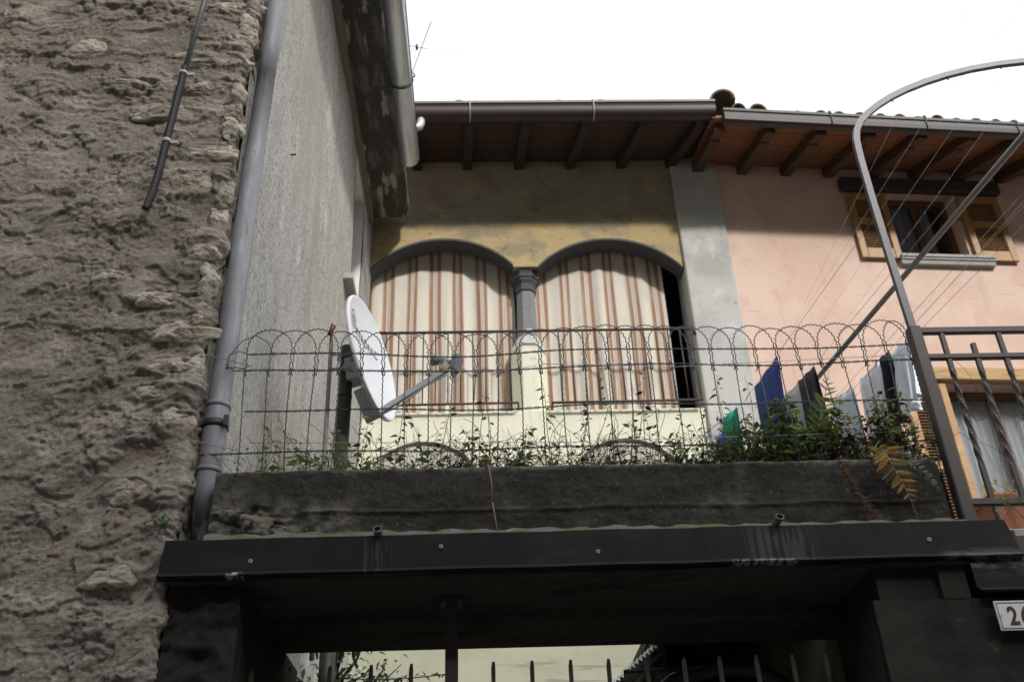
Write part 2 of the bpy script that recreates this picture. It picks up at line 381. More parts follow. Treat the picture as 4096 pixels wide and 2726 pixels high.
# ------------------------------------------------------------------ rubble house on the left
sh = thing('rubble_house', 'old house of rough grey rubble and render on the left, with plastered side wall', 'house', (-2.2, 4.05, 0))
STN = [(-2.228, 6.196, .205, .134, 0), (-1.512, 6.089, .31, .085, 0), (-1.43, 6.53, .26, .085, 0), (-1.37, 6.272, .12, .075, 0), (-1.927, 5.898, .24, .05, 0),
       (-1.70, 5.66, .38, .085, 0), (-1.353, 5.588, .12, .13, 1), (-1.432, 5.373, .24, .10, 0), (-1.524, 5.149, .26, .135, 0), (-1.309, 5.84, .075, .11, 1),
       (-1.38, 4.715, .15, .10, 0), (-1.42, 4.219, .25, .10, 0), (-1.317, 4.012, .09, .16, 1), (-1.45, 4.03, .19, .08, 0), (-1.489, 3.887, .19, .075, 0),
       (-1.323, 5.147, .085, .2, 1), (-1.30, 4.538, .10, .13, 1), (-1.592, 4.412, .2, .06, 0), (-1.827, 4.546, .13, .05, 0), (-1.381, 3.74, .13, .13, 0),
       (-1.524, 3.401, .17, .085, 0), (-1.529, 3.012, .17, .09, 0), (-1.30, 6.42, .09, .15, 1), (-1.31, 4.93, .08, .12, 1), (-1.305, 4.29, .08, .14, 1), (-1.98, 6.58, .3, .07, 0), (-1.56, 5.86, .14, .06, 0)]
X0, XC, Y0, Z0, Z1 = -3.45, -1.315, 4.05, 2.1, 7.25
L1 = XC-.05-X0; L2 = .05*math.pi/2; L3 = .22
nu, nv = 330, 690
uu = np.linspace(0, L1+L2+L3, nu)[None, :].repeat(nv, 0)
zz = np.linspace(Z0, Z1, nv)[:, None].repeat(nu, 1)
wx = .10*fbm(uu*1.9+3, zz*1.9, 3)
zs = zz+wx
c35, s35 = math.cos(R(38)), math.sin(R(38))
al, pr = uu*c35+zz*s35, -uu*s35+zz*c35
up_m = smooth(4.9, 5.6, zz)
def ledges(a, b, f, wob, sharp=.82):
    """broken overlapping lips: each swells downward, then drops back sharply (b runs upward)"""
    w = b*f+wob; t = 1-(w-np.floor(w)); k = np.floor(w)
    r = t**1.6*np.where(t > sharp, (1-t)/(1-sharp), 1.0)
    m = smooth(-.05, .30, perlin(a*2.3+k*7.7, k*3.1+a*0))
    return r*m
D = .036*fbm(uu*1.1, zz*1.5, 3)+.014*fbm(uu*4+40, zz*6, 5, .55)
wo = 1.5*fbm(uu*1.5+7, zz*1.7, 5, .55)
D = D+up_m*(.026*ledges(uu, zz, 5.2, wo)+.012*ledges(uu*1.7+5, zz, 13, 2.4*fbm(uu*3+30, zz*3, 4)))
D = D+(1-up_m)*(.020*ledges(al, pr, 4.2, wo*.9)+.012*ledges(al*1.6+9, pr, 11, 2.2*fbm(uu*2.6+60, zz*2.6, 4))+.010*fbm(al*2.6, pr*9, 4, .55))
cm = smooth(.0, .28, fbm(uu*1.6+9, zz*1.7+4, 3)+.30*smooth(1.3, 2.0, uu)-.08)
D = D+cm*(.010*ledges(uu*4, zz, 20, 3*fbm(uu*6, zz*6, 4))+.005*ridge(uu*19+wx*8, zz*24, 4, .6)-.003)+.014*fbm(al*1.3+3, pr*4.2+wx*2, 4, .5)
gr = .0042*fbm(uu*36, zz*44, 4, .65)+.0030*ridge(uu*66, zz*80, 2)
D = D+gr*(.6+.9*smooth(-.1, .3, fbm(uu*3+80, zz*3, 3)))
er = fbm(uu*2.4+70, zz*3.6+wx*5, 5, .55)
D = D-.013*smooth(.24, .30, er)+.012*smooth(.20, .25, fbm(uu*3.1+20, zz*5+11, 5, .55))
edge = np.exp(-((uu-(L1+L2*.5))/.16)**2)
D = D+edge*(.040*perlin(uu*1.4+2.2, zz*4.3+wx*3)+.022*fbm(uu*5, zz*9, 3)-.004)
D = D*(1-.6*smooth(L1+L2+.05, L1+L2+.2, uu))
for (sx, sz, w, h, cn) in STN:
    su = sx-X0 if not cn else L1+L2*.5
    q = np.sqrt(((uu-su)/(w*.56))**2+((zz-sz)/(h*.56))**2)+.25*fbm(uu*9, zz*9, 3)
    D = D+.012*np.exp(-((q-1.12)/.22)**2)+.006*np.exp(-(q/1.05)**4)
th_ = np.clip((uu-L1)/L2, 0, 1)*math.pi/2
nx_, ny_ = np.sin(th_), -np.cos(th_)
px = np.where(uu < L1, X0+uu, XC-.05+.05*np.sin(th_)); py = np.where(uu < L1, Y0, Y0+.05-.05*np.cos(th_)+np.clip(uu-L1-L2, 0, 9))
V = np.stack([px+D*nx_+2.2, py+D*ny_-4.05, zz], -1).reshape(-1, 3)
o = bpy.data.objects.new('front_wall', big_mesh('front_wall', V, nu, nv, RUB)); link(o, sh)
b = MB(); b.box(-3.45, -1.36, 4.12, 4.3, 0, 2.2); b.box(-3.45, -1.36, 4.12, 4.3, 7.15, 9.3); b.box(-9, -3.42, 4.08, 4.3, 0, 9.3); part('wall_body', b, RUB, sh)
def stone_patch(sx, sz, w, h, cn, seed, Y=Y0, hgt=.030, front=None):
    rr = np.random.default_rng(seed); na, nr = 52, 18
    A = np.linspace(0, 2*np.pi, na, endpoint=False)[None, :].repeat(nr, 0); Q = np.linspace(0.02, 1.12, nr)[:, None].repeat(na, 1)
    ph = rr.random(6)*6.28
    rad = 1/np.maximum(np.abs(np.cos(A))**3+np.abs(np.sin(A))**3, .3)**(1/3)*(1+.13*np.sin(2*A+ph[0])+.12*np.sin(3*A+ph[1])+.09*np.sin(5*A+ph[2])+.06*np.sin(9*A+ph[3]))
    ux, uz = Q*rad*np.cos(A)*w/2, Q*rad*np.sin(A)*h/2
    ox = seed*3.7
    qx, qz = ux/max(w, h), uz/max(w, h)
    hh = np.full_like(ux, 9.0)
    for k_ in range(11):     # broken faces: the stone is cut by a handful of planes
        a_ = rr.random()*6.28; sl_ = rr.uniform(.05, .30)
        hh = np.minimum(hh, hgt*rr.uniform(.75, 1.25)+max(w, h)*(rr.uniform(.0, .10)-sl_*(qx*math.cos(a_)+qz*math.sin(a_)*1.6)))
    hh = np.clip(hh+.010, -.02, hgt*1.5)*(1-np.clip(Q-.75, 0, 1)*1.2)
    hh = hh+.004*ridge(ux*6+ox, uz*8+ux*3, 3, .6)+.011*fbm(ux*15+ox, uz*21, 5, .62)-.05*np.clip(Q-1, 0, 1)
    n = Vector((.62, -.78, 0)) if cn else Vector((rr.uniform(-.06, .1), -1, rr.uniform(-.05, .12))).normalized()
    t = Vector((0, 0, 1)).cross(n) * 1.0; t.normalize(); t = -t if t.x < 0 else t; up = t.cross(-n).normalized(); up = up if up.z > 0 else -up
    c = Vector((sx, Y+(.013 if Y == Y0 else 0), sz)) if not cn else Vector((XC-.03, Y+.034, sz))
    m = MB()
    rows = [[tuple(c+t*float(ux[j, i])+up*float(uz[j, i])+n*float(hh[j, i])) for i in range(na)] for j in range(nr)]
    m.rings(rows, close=True, caps=True)
    return m, c
for i, (sx, sz, w, h, cn) in enumerate(STN):
    m, c = stone_patch(sx, sz, w*1.08, h*1.25, cn, 11+i)
    part('stone', m, STONE, sh, origin=c)
# plastered side wall with its window
def sx_(y): return -1.31+(y-4.12)*.0084
def side(y0, y1, z0, z1, m):
    n = max(1, int((y1-y0)/.15)); k = max(1, int((z1-z0)/.15))
    m.grid([[(sx_(y)+.006*math.sin(y*5.1+z*2.3)+.005*math.sin(y*2.2-z*3.7), y, z) for y in [y0+(y1-y0)*i/n for i in range(n+1)]] for z in [z0+(z1-z0)*j/k for j in range(k+1)]])
b = MB(); WY0, WY1, WZ0, WZ1 = 8.10, 8.80, 7.26, 9.02
side(4.14, WY0, 0, 9.3, b); side(WY0, WY1, 0, WZ0, b); side(WY0, WY1, WZ1, 9.3, b); side(WY1, 9.62, 0, 9.3, b)
part('side_wall', b, PLAS, sh)
xw = sx_(8.4)
b = MB(); b.box(xw-.40, xw-.004, WY1, WY1+.05, WZ0, WZ1); b.box(xw-.40, xw-.02, WY0-.05, WY0-.01, WZ0, WZ1); b.box(xw-.40, xw-.004, WY0-.05, WY1+.05, WZ1, WZ1+.05)
wn = part('window', b, PWHITE, sh)
b = MB(); b.box(xw-.42, xw-.40, WY0, WY1, WZ0, WZ1); part('pane', b, BLACKP, wn)
b = MB(); b.bbox(xw-.4, xw+.085, WY0-.36, WY1+.03, WZ0-.065, WZ0); part('sill', b, SILL, wn)
b = MB()
for i in range(30): b.box(xw-.34, xw-.012, WY0-.004, WY0+.03, WZ0+.06+i*.052, WZ0+.06+i*.052+.03)
b.box(xw-.34, xw-.02, WY0-.006, WY0+.012, WZ0+.02, WZ1-.1); part('shutter', b, BLACKP, wn)
b = MB(); b.box(-1.55, -.80, 2.5, 9.28, 9.19, 9.33); part('eave_slab', b, SLAB, sh)
b = MB(); b.box(-1.42, sx_(6)+.07, 4.0, 9.27, 9.09, 9.189); part('cornice', b, mat('cornice_plaster', (.20, .165, .135), .95, var=[((12, 3, 12), 5, .5, .66, (.09, .075, .062), .8)], bump=[((40, 40, 40), 4, .5, .005)]), sh)
b = MB(); b.add([(-.82, 2.3, 9.332), (-.82, 9.4, 9.332), (-5, 9.4, 10.9), (-5, 2.3, 10.9), (-9, 9.4, 9.332), (-9, 2.3, 9.332)], [(0, 1, 2, 3), (3, 2, 4, 5), (0, 3, 5), (1, 4, 2)]); part('roof', b, TILE, sh)
b = MB(); b.box(-9, -8.9, 4.3, 9.5, 0, 9.3); b.box(-9, -1.4, 9.45, 9.5, 0, 9.3); part('back_wall', b, RUB, sh)
b = MB(); b.tube([(-1.285, 5.2, 6.42), (-1.245, 5.19, 6.415)], .006, 6); part('nail', b, RUST, sh)

# zinc gutter under the slab
gu = thing('zinc_gutter', 'galvanised half round gutter running along the edge of the grey concrete eave', 'gutter', (-.735, 8.2, 9.15))
def half(y, r, x=-.735, z=9.15, n=14, a0=178, a1=362): return [(x+r*math.cos(R(a0+(a1-a0)*i/n)), y, z+r*math.sin(R(a0+(a1-a0)*i/n))) for i in range(n+1)]
b = MB()
ys = [2.5, 5.2, 5.205, 6.1, 6.105, 7.42, 7.425, 8.18, 8.24]
rs = [.105, .105, .107, .107, .105, .105, .107, .106, .106]
rows = [half(y, r) for y, r in zip(ys, rs)]
b.rings(rows, close=False, caps=False)
b.rings([[(p[0]*1+(.735+p[0])*-.03, p[1], p[2]+.003) for p in r] for r in reversed(rows)], close=False, caps=False)
b.tube([(-.628, 2.5, 9.155), (-.628, 8.24, 9.155)], .009, 6)
part('trough', b, ZINC, gu)
for y in (7.08, 4.9):
    b = MB(); b.tube([(-.735+.118*math.cos(R(a)), y+.0006*a*0, 9.15+.118*math.sin(R(a))) for a in range(150, 381, 10)], .008, 6)
    b.tube([(-.622, y, 9.19), (-.60, y, 9.21), (-.615, y, 9.25)], .009, 6); part('hook', b, IRON, gu)
b = MB(); b.tube([(-.98, 8.46, 10.02), (-.80, 8.49, 9.93), (-.70, 8.51, 9.885), (-.655, 8.52, 9.91), (-.635, 8.53, 9.98), (-.632, 8.53, 10.06)], .047, 12)
single('gutter_outlet', b, mat('pale_pipe', (.50, .49, .48), .5, .2, var=[((9, 9, 9), 4, .5, .7, (.33, .28, .25), .6)]), 'pale grey elbow pipe under the left end of the brown gutter', 'pipe', (-.632, 8.53, 9.95))

# downpipe in the corner
dp = thing('downpipe', 'grey round downpipe with rust spots at the corner of the rubble wall', 'drainpipe', (-1.24, 4.2, 3.2))
b = MB(); zs_ = [7.4, 6.4, 6.12, 6.119, 5.6, 4.99, 4.989, 4.4, 3.90, 3.895, 3.6, 3.48, 3.40, 3.32, 3.25, 3.19, 3.165]
rr_ = [.0545, .0545, .0545, .0525, .0525, .0525, .0545, .0545, .0545, .0565, .0565, .0565, .0565, .056, .052, .044, .034]
pp = [(-1.232-.0012*(7.4-z), 4.185+(0 if z > 3.4 else (3.4-z)*.25), z) for z in zs_]
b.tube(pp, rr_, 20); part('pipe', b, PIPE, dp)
for z in (3.885, 3.55):
    b = MB(); b.tube([(-1.236, 4.185, z-.012), (-1.236, 4.185, z+.012)], .0595, 20); part('collar', b, PIPE, dp)
b = MB(); b.tube([(-1.236, 4.185, 3.765), (-1.236, 4.185, 3.80)], .061, 20); b.box(-1.186, -1.166, 4.12, 4.15, 3.76, 3.81); b.box(-1.40, -1.29, 4.15, 4.17, 3.772, 3.792); part('clamp', b, BLACKP, dp)

# cable conduit
cd = thing('cable_conduit', 'dark conduit down the rubble wall, ending in a corrugated hose', 'conduit', (-1.64, 4.0, 4.9))
b = MB(); b.tube([(-1.565, 3.975, 7.3), (-1.592, 3.975, 6.62), (-1.632, 3.975, 5.93)], .0145, 10); part('rigid_tube', b, DGREY, cd)
b = MB(); ctrl = [(-1.632, 5.95), (-1.638, 5.75), (-1.646, 5.5), (-1.652, 5.3), (-1.657, 5.15), (-1.668, 5.03), (-1.685, 4.92)]
pts = []
for i in range(len(ctrl)-1):
    n = max(2, int((ctrl[i][1]-ctrl[i+1][1])/.0038))
    for k in range(n):
        t = k/n; pts.append((ctrl[i][0]*(1-t)+ctrl[i+1][0]*t, 3.972, ctrl[i][1]*(1-t)+ctrl[i+1][1]*t))
b.tube(pts, [.0205 if (i//2) % 2 else .0165 for i in range(len(pts))], 10, smooth=False); part('corrugated_hose', b, BLACKP, cd)
for (x, z) in ((-1.634, 5.90), (-1.649, 5.385)):
    b = MB(); b.tube([(x, 3.972, z-.011), (x-.001, 3.972, z+.011)], .0235, 12); b.box(x+.015, x+.06, 3.97, 3.985, z-.012, z+.006); part('clip', b, LGREY, cd)

# aerial behind the eave
an = thing('aerial', 'thin leaning television aerial against the white sky above the zinc gutter', 'aerial', (-.70, 8.0, 10.1))
b = MB(); b.tube([(-.86, 8.0, 9.34), (-.747, 8.0, 10.096), (-.504, 8.0, 11.113)], .0065, 6); part('mast', b, DGREY, an)
b = MB(); b.tube([(-.82, 8.0, 10.72), (-.62, 8, 10.665), (-.56, 8, 10.65)], .005, 6); b.tube([(-.56, 8, 10.65), (-.13, 8.0, 10.535)], .0016, 5); part('boom', b, LGREY, an)
for i in range(8):
    x = -.60+i*.066; z = 10.66-(x+.60)*.266
    b = MB(); b.tube([(x, 7.975, z-.012), (x, 8.02, z+.018)], .0035, 5); part('element', b, LGREY, an)
for x, z in ((-.80, 10.715), (-.665, 10.68)):
    b = MB(); b.bbox(x-.014, x+.014, 7.97, 8.03, z-.03, z+.02, .004); part('junction_box', b, DGREY, an)

# ------------------------------------------------------------------ loggia house
lh = thing('loggia_house', 'old ochre house with two curtained arches above a pale lemon parapet', 'house', (.6, 9.5, 0))
YF = 9.5
ARCH = [(-1.265, .425, -.40, 9.03, 8.61), (.705, 2.44, 1.565, 9.005, 8.52)]
def arch_z(x):
    for (a, b_, c, top, sp) in ARCH:
        if a <= x <= b_:
            h = top-8.61; w = .845; r_ = (w*w+h*h)/(2*h)
            return max(top-r_+math.sqrt(max(r_*r_-(x-c)**2, 0)), 8.40)
    return 8.605
xs = sorted(set([-1.6, -1.2651, .4251, .7049, 2.4401, 2.46]+[a+(b_-a)*i/40 for (a, b_, *_r) in ARCH for i in range(41)]))
b = MB()
for x0, x1 in zip(xs[:-1], xs[1:]):
    if x1-x0 < 1e-3: continue
    za, zb = arch_z(x0+1e-5), arch_z(x1-1e-5)
    zt = 10.42; n = 6
    b.grid([[(x0, YF, za+(zt-za)*j/n), (x1, YF, zb+(zt-zb)*j/n)] for j in range(n+1)], False)
    if -1.27 < (x0+x1)/2 < .43 or .70 < (x0+x1)/2 < 2.45: b.grid([[(x0, 9.72, za), (x1, 9.72, zb)], [(x0, 9.72, zt), (x1, 9.72, zt)]], False)
    else: b.add([(x0, YF, za), (x1, YF, zb), (x1, 9.72, zb), (x0, 9.72, za)], [(0, 1, 2, 3)])
part('upper_wall', b, OCHRE, lh)
for (a, b_, c, top, sp) in ARCH:     # grey painted arch, its soffit 0.3 m deep
    m = MB(); n = 44
    xx = [a+.001+(b_-a-.002)*i/n for i in range(n+1)]
    rows = [[(x, YF-.012, arch_z(x)+.002) for x in xx], [(x, YF-.012, arch_z(x)-.028) for x in xx], [(x, 9.73, arch_z(x)-.028) for x in xx]]
    m.rings(rows, close=False, smooth=False, caps=False); m.rings([[(x, YF+.002, arch_z(x)+.002) for x in xx], [(x, YF-.012, arch_z(x)+.002) for x in xx]], close=False, caps=False)
    part('arch_band', m, GREYT, lh)
# parapet and lower storey
b = MB(); n = 30
LA = [(-.595, 6.33), (1.54, 6.325)]
def low_z(x):
    for c, top in LA:
        if abs(x-c) < .63: return top-.65+math.sqrt(.65**2-(x-c)**2)
    return None
zt_ = 6.68
xs = sorted(set([-1.6, 2.47]+[c+.6299*s*math.sin(i/14*math.pi/2) for c, t in LA for s in (-1, 1) for i in range(15)]))
for x0, x1 in zip(xs[:-1], xs[1:]):
    l = low_z((x0+x1)/2)
    za = low_z(x0+1e-4) if l else 0; zb = low_z(x1-1e-4) if l else 0
    za = za or 5.5; zb = zb or 5.5
    if not l: za = zb = 0
    q = MB(); b.grid([[(x0, YF, za), (x1, YF, zb)], [(x0, YF, (za+zt_)/2), (x1, YF, (zb+zt_)/2)], [(x0, YF, zt_-.012), (x1, YF, zt_-.012)], [(x0, YF+.012, zt_), (x1, YF+.012, zt_)], [(x0, YF+.26, zt_), (x1, YF+.26, zt_)]], False)
part('parapet', b, LEMON, lh)
b = MB(); b.add([(-1.6, YF-.004, 5.1), (2.47, YF-.004, 5.1), (2.47, YF-.004, 0), (-1.6, YF-.004, 0)], [(0, 1, 2, 3)])
part('lower_wall', b, mat('shaded_lemon', (.40, .41, .31), .93, var=[((2, 2, 2), 5, .45, .66, (.34, .345, .26), .7), ((1.2, 1, 14), 5, .60, .66, (.22, .22, .18), .7)], bump=[((20, 20, 20), 4, .3, .006)], spec=.2), lh)  # lemon plaster darkened in its colour for the enclosed yard's shade
for c, top in LA:
    m = MB(); rows = []
    for y in (YF+.001, YF+.04): rows.append([(c+.63*math.sin(-math.pi/2+math.pi*i/24), y, low_z(c+.6299*math.sin(-math.pi/2+math.pi*i/24))-.001) for i in range(25)])
    m.rings(rows, close=False, caps=False); m.box(c-.66, c+.66, YF+.04, YF+.06, 5.0, top+.02)
    part('niche', m, mat('niche_plaster', (.46, .44, .385), .93, var=[((4, 4, 4), 5, .5, .68, (.36, .345, .30), .7)]), lh)
# inside of the loggia
b = MB(); b.add([(-1.6, 11.6, 5.9), (2.9, 11.6, 5.9), (2.9, 11.6, 9.6), (-1.6, 11.6, 9.6), (-1.6, 9.8, 5.9), (2.9, 9.8, 5.9), (2.9, 9.8, 9.6), (-1.6, 9.8, 9.6)],
    [(0, 1, 2, 3), (3, 2, 6, 7), (0, 4, 5, 1), (0, 3, 7, 4), (1, 5, 6, 2)]); part('inner_room', b, INNER, lh)
# octagonal column
def octa(x, y, z, h, rot=R(22.5)): return [(x+h/math.cos(R(22.5))*math.cos(rot+R(45*k)), y+h/math.cos(R(22.5))*math.sin(rot+R(45*k)), z) for k in range(8)]
cx, cy = .566, 9.705
b = MB(); b.rings([octa(cx, cy, z, h) for z, h in ((8.33, .106), (8.34, .122), (8.365, .122), (8.375, .112), (8.43, .118), (8.47, .142), (8.50, .146), (8.505, .158), (8.55, .163), (8.565, .172), (8.602, .172))], smooth=False); part('capital', b, GREYT, lh)
b = MB(); b.rings([octa(cx, cy, z, h) for z, h in ((7.70, .118), (8.335, .105))], smooth=False); part('column_shaft', b, mat('grey_column', (.19, .195, .205), .8, var=[((8, 8, 8), 5, .5, .7, (.15, .155, .16), .7), ((50, 50, 50), 3, .64, .7, (.34, .34, .33), .6)], bump=[((50, 50, 50), 4, .3, .003)], spec=.3), lh)
b = MB(); b.rings([octa(cx, cy, z, h) for z, h in ((7.50, .196), (7.53, .19), (7.68, .125), (7.705, .120))], smooth=False); part('column_base', b, CEMENT, lh)
b = MB(); b.rings([octa(cx, cy, z, h) for z, h in ((6.66, .20), (7.44, .198), (7.502, .196))], smooth=False); part('pedestal', b, LEMON, lh)
# pilaster between the two houses
b = MB(); b.bbox(2.455, 3.03, 9.455, 9.95, 0, 10.3, .015); part('pilaster', b, CEMENT, lh)
# rafters, boards, roof
RF = [(-.74, -.76), (-.109, -.069), (.539, .601), (1.183, 1.323), (1.835, 2.021), (2.46, 2.70)]
for wx_, ex in RF:
    b = MB()
    p, q = Vector((wx_-(ex-wx_)*.4, 9.85, 10.118+.03)), Vector((ex, 8.63, 10.045)); hgt = .135
    s = .055
    rows = [[(p.x-s, p.y, p.z), (p.x+s, p.y, p.z), (p.x+s, p.y, p.z+hgt), (p.x-s, p.y, p.z+hgt)], [(q.x-s, q.y+.05, q.z), (q.x+s, q.y+.05, q.z), (q.x+s, q.y+.05, q.z+hgt), (q.x-s, q.y+.05, q.z+hgt)], [(q.x-s, q.y, q.z+.04), (q.x+s, q.y, q.z+.04), (q.x+s, q.y, q.z+hgt), (q.x-s, q.y, q.z+hgt)]]
    b.rings(rows, smooth=False); part('rafter', b, DBEAM, lh)
b = MB(); b.bbox(-1.9, 1.9, -.0455, .0455, 0, .022, .005)
bd = None
for i in range(11):
    y = 8.62+i*.094; z = 10.178+(y-8.63)*.085
    if bd is None:
        bd = part('board', b, DWOOD, lh, origin=(0, 0, 0)); me = bd.data
        bd.location = (.33, y-9.5, z); bd.rotation_euler = (R(4.9), 0, 0); first = bd
    else: copy(first, (.33, y-9.5, z), rot=(R(4.9), 0, 0))
b = MB(); b.add([(-1.55, 8.56, 10.215), (2.86, 8.56, 10.215), (2.95, 14.2, 11.6), (-1.55, 14.2, 11.6), (-1.55, 8.56, 10.25), (2.86, 8.56, 10.25), (2.95, 14.2, 11.65), (-1.55, 14.2, 11.65)], [(0, 3, 2, 1), (4, 5, 6, 7), (0, 1, 5, 4), (2, 3, 7, 6), (1, 2, 6, 5), (3, 0, 4, 7)]); part('roof', b, DWOOD, lh)
def tile_mesh(r0=.088, r1=.070, L=.46, t=.014):
    m = MB(); n = 9
    o_ = [[((r0 if j == 0 else r1)*math.cos(math.pi*i/n), 0 if j == 0 else L, (r0 if j == 0 else r1)*math.sin(math.pi*i/n)) for i in range(n+1)] for j in (0, 1)]
    i_ = [[((r0-t if j == 0 else r1-t)*math.cos(math.pi*i/n), 0 if j == 0 else L, (r0-t if j == 0 else r1-t)*math.sin(math.pi*i/n)) for i in range(n+1)] for j in (0, 1)]
    m.rings(o_, close=False, caps=False); m.rings(list(reversed(i_)), close=False, caps=False); m.rings([i_[0], o_[0]], close=False, smooth=False, caps=False)
    return m
tl = None
for row in range(3):
    for i in range(18):
        x = -1.42+i*.242+random.uniform(-.02, .02)
        if x > 2.75: continue
        y = 8.50+row*.36+random.uniform(-.02, .02); z = 10.208+(y-8.5)*.245+random.uniform(-.012, .008)+(.03 if row else 0)
        lo = (x-.6, y-9.5, z); ro = (R(13.5), 0, random.uniform(-.05, .05))
        if tl is None:
            tl = part('roof_tile', tile_mesh(), TILE, lh, origin=(0, 0, 0)); tl.location = lo; tl.rotation_euler = ro
        else: copy(tl, lo, rot=ro)
big = [(2.94, 8.44, 10.235, 1.75, .25), (2.98, 8.70, 10.33, 1.7, .2)]
for x, y, z, s, a in big: copy(tl, (x-.6, y-9.5, z), rot=(R(13.5), 0, -a), scale=(s, 1.2, s))
# gutter of the loggia house
gb = thing('brown_gutter', 'straight brown metal gutter along the eave of the ochre arched house', 'gutter', (.9, 8.52, 10.1))
prof = [(8.44, 10.238), (8.428, 10.232), (8.43, 10.205), (8.446, 10.20), (8.438, 10.188)]+[(8.535+.098*math.cos(R(a)), 10.125+.098*math.sin(R(a))) for a in range(155, 361, 15)]+[(8.633, 10.24)]
b = MB(); b.extrude(prof, -1.02, 2.845, 'x', False); b.extrude([(u+.004*(1 if i < 6 else 0), w+.004) for i, (u, w) in enumerate(reversed(prof))], -1.02, 2.845, 'x', False)
b.add([(2.845, u, w) for u, w in prof], [tuple(range(len(prof)))]); part('trough', b, BGUT, gb)
b = MB(); b.extrude([(8.424, 10.204), (8.424, 10.238), (8.45, 10.244), (8.45, 10.236), (8.432, 10.204)], -1.02, 2.848, 'x', False, True); part('lip', b, LIP, gb)
for x in (-.062, 1.395):
    b = MB(); b.tube([(x, 8.42, 10.255), (x, 8.415, 10.22), (x+.004, 8.43, 10.17), (x+.004, 8.428, 10.10), (x+.004, 8.47, 10.035), (x+.004, 8.56, 10.02)], .0085, 6); b.tube([(x-.002, 8.43, 10.25), (x+.002, 8.60, 10.262)], .007, 6); part('bracket', b, LGREY, gb)

# iron balustrade in front of the arches
rl = thing('balustrade', 'rusty thin iron railing in front of the curtained arches', 'railing', (.55, 9.4, 6.7))
b = MB(); b.tube([(-1.22, 9.52, 7.632), (-1.20, 9.40, 7.632), (.5, 9.40, 7.634), (2.36, 9.40, 7.636), (2.42, 9.42, 7.636), (2.46, 9.47, 7.60)], .0155, 8); part('top_rail', b, RUST, rl)
for xa, xb in ((-1.27, .42), (.785, 2.42)):
    b = MB(); b.tube([(xa, 9.40, 6.715), (xb, 9.40, 6.722)], .014, 8); b.tube([(xb if xa < 0 else xa, 9.40, 6.72), (xb if xa < 0 else xa, 9.52, 6.70)], .009, 6); part('bottom_rail', b, RUST, rl)
b = MB(); b.tube([(0, 0, 0), (0, 0, .915)], .0085, 6); bl = None
for i in range(27):
    x = -1.16+i*.137
    if .44 < x < .77: continue
    lo = (x-.55, 0, .018)
    if bl is None:
        bl = part('baluster', b, IRON, rl, origin=(0, 0, 0)); bl.location = lo
    else: copy(bl, lo)
b = MB(); b.bbox(.54, .60, 9.39, 9.41, 7.625, 7.66, .004); part('rail_plate', b, LEMON, rl)

# striped curtains
def stripe_mat():
    m = bpy.data.materials.new('striped_canvas'); m.use_nodes = True; t = m.node_tree; bs = t.nodes['Principled BSDF']
    bs.inputs['Roughness'].default_value = .9; bs.inputs['Specular IOR Level'].default_value = .15
    at = t.nodes.new('ShaderNodeAttribute'); at.attribute_name = 'weave'
    mo = t.nodes.new('ShaderNodeMath'); mo.operation = 'FRACT'; t.links.new(at.outputs['Fac'], mo.inputs[0])
    cr = t.nodes.new('ShaderNodeValToRGB'); cr.color_ramp.interpolation = 'CONSTANT'; t.links.new(mo.outputs[0], cr.inputs[0])
    cream, brown, tan, thin = (.58, .54, .475), (.30, .175, .12), (.46, .38, .30), (.20, .12, .09)
    stops = [(0, tan), (.025, brown), (.16, tan), (.175, cream), (.215, thin), (.232, cream), (.262, thin), (.279, cream), (.315, tan), (.33, brown), (.465, tan), (.495, cream), (.965, tan)]
    e = cr.color_ramp.elements
    while len(e) > 1: e.remove(e[-1])
    e[0].position = 0; e[0].color = (*stops[0][1], 1)
    for p, c in stops[1:]:
        q = e.new(p); q.color = (*c, 1)
    g = t.nodes.new('ShaderNodeNewGeometry'); n = t.nodes.new('ShaderNodeTexNoise'); n.inputs['Scale'].default_value = 3.2; n.inputs['Detail'].default_value = 6
    t.links.new(g.outputs['Position'], n.inputs['Vector'])
    r = t.nodes.new('ShaderNodeMapRange'); r.inputs['From Min'].default_value = .5; r.inputs['From Max'].default_value = .72; r.inputs['To Max'].default_value = .35; t.links.new(n.outputs['Fac'], r.inputs['Value'])
    x = t.nodes.new('ShaderNodeMix'); x.data_type = 'RGBA'; t.links.new(r.outputs[0], x.inputs['Factor']); t.links.new(cr.outputs[0], x.inputs['A']); x.inputs['B'].default_value = (.42, .38, .33, 1)
    t.links.new(x.outputs['Result'], bs.inputs['Base Color']); return m
STRIPE = stripe_mat()
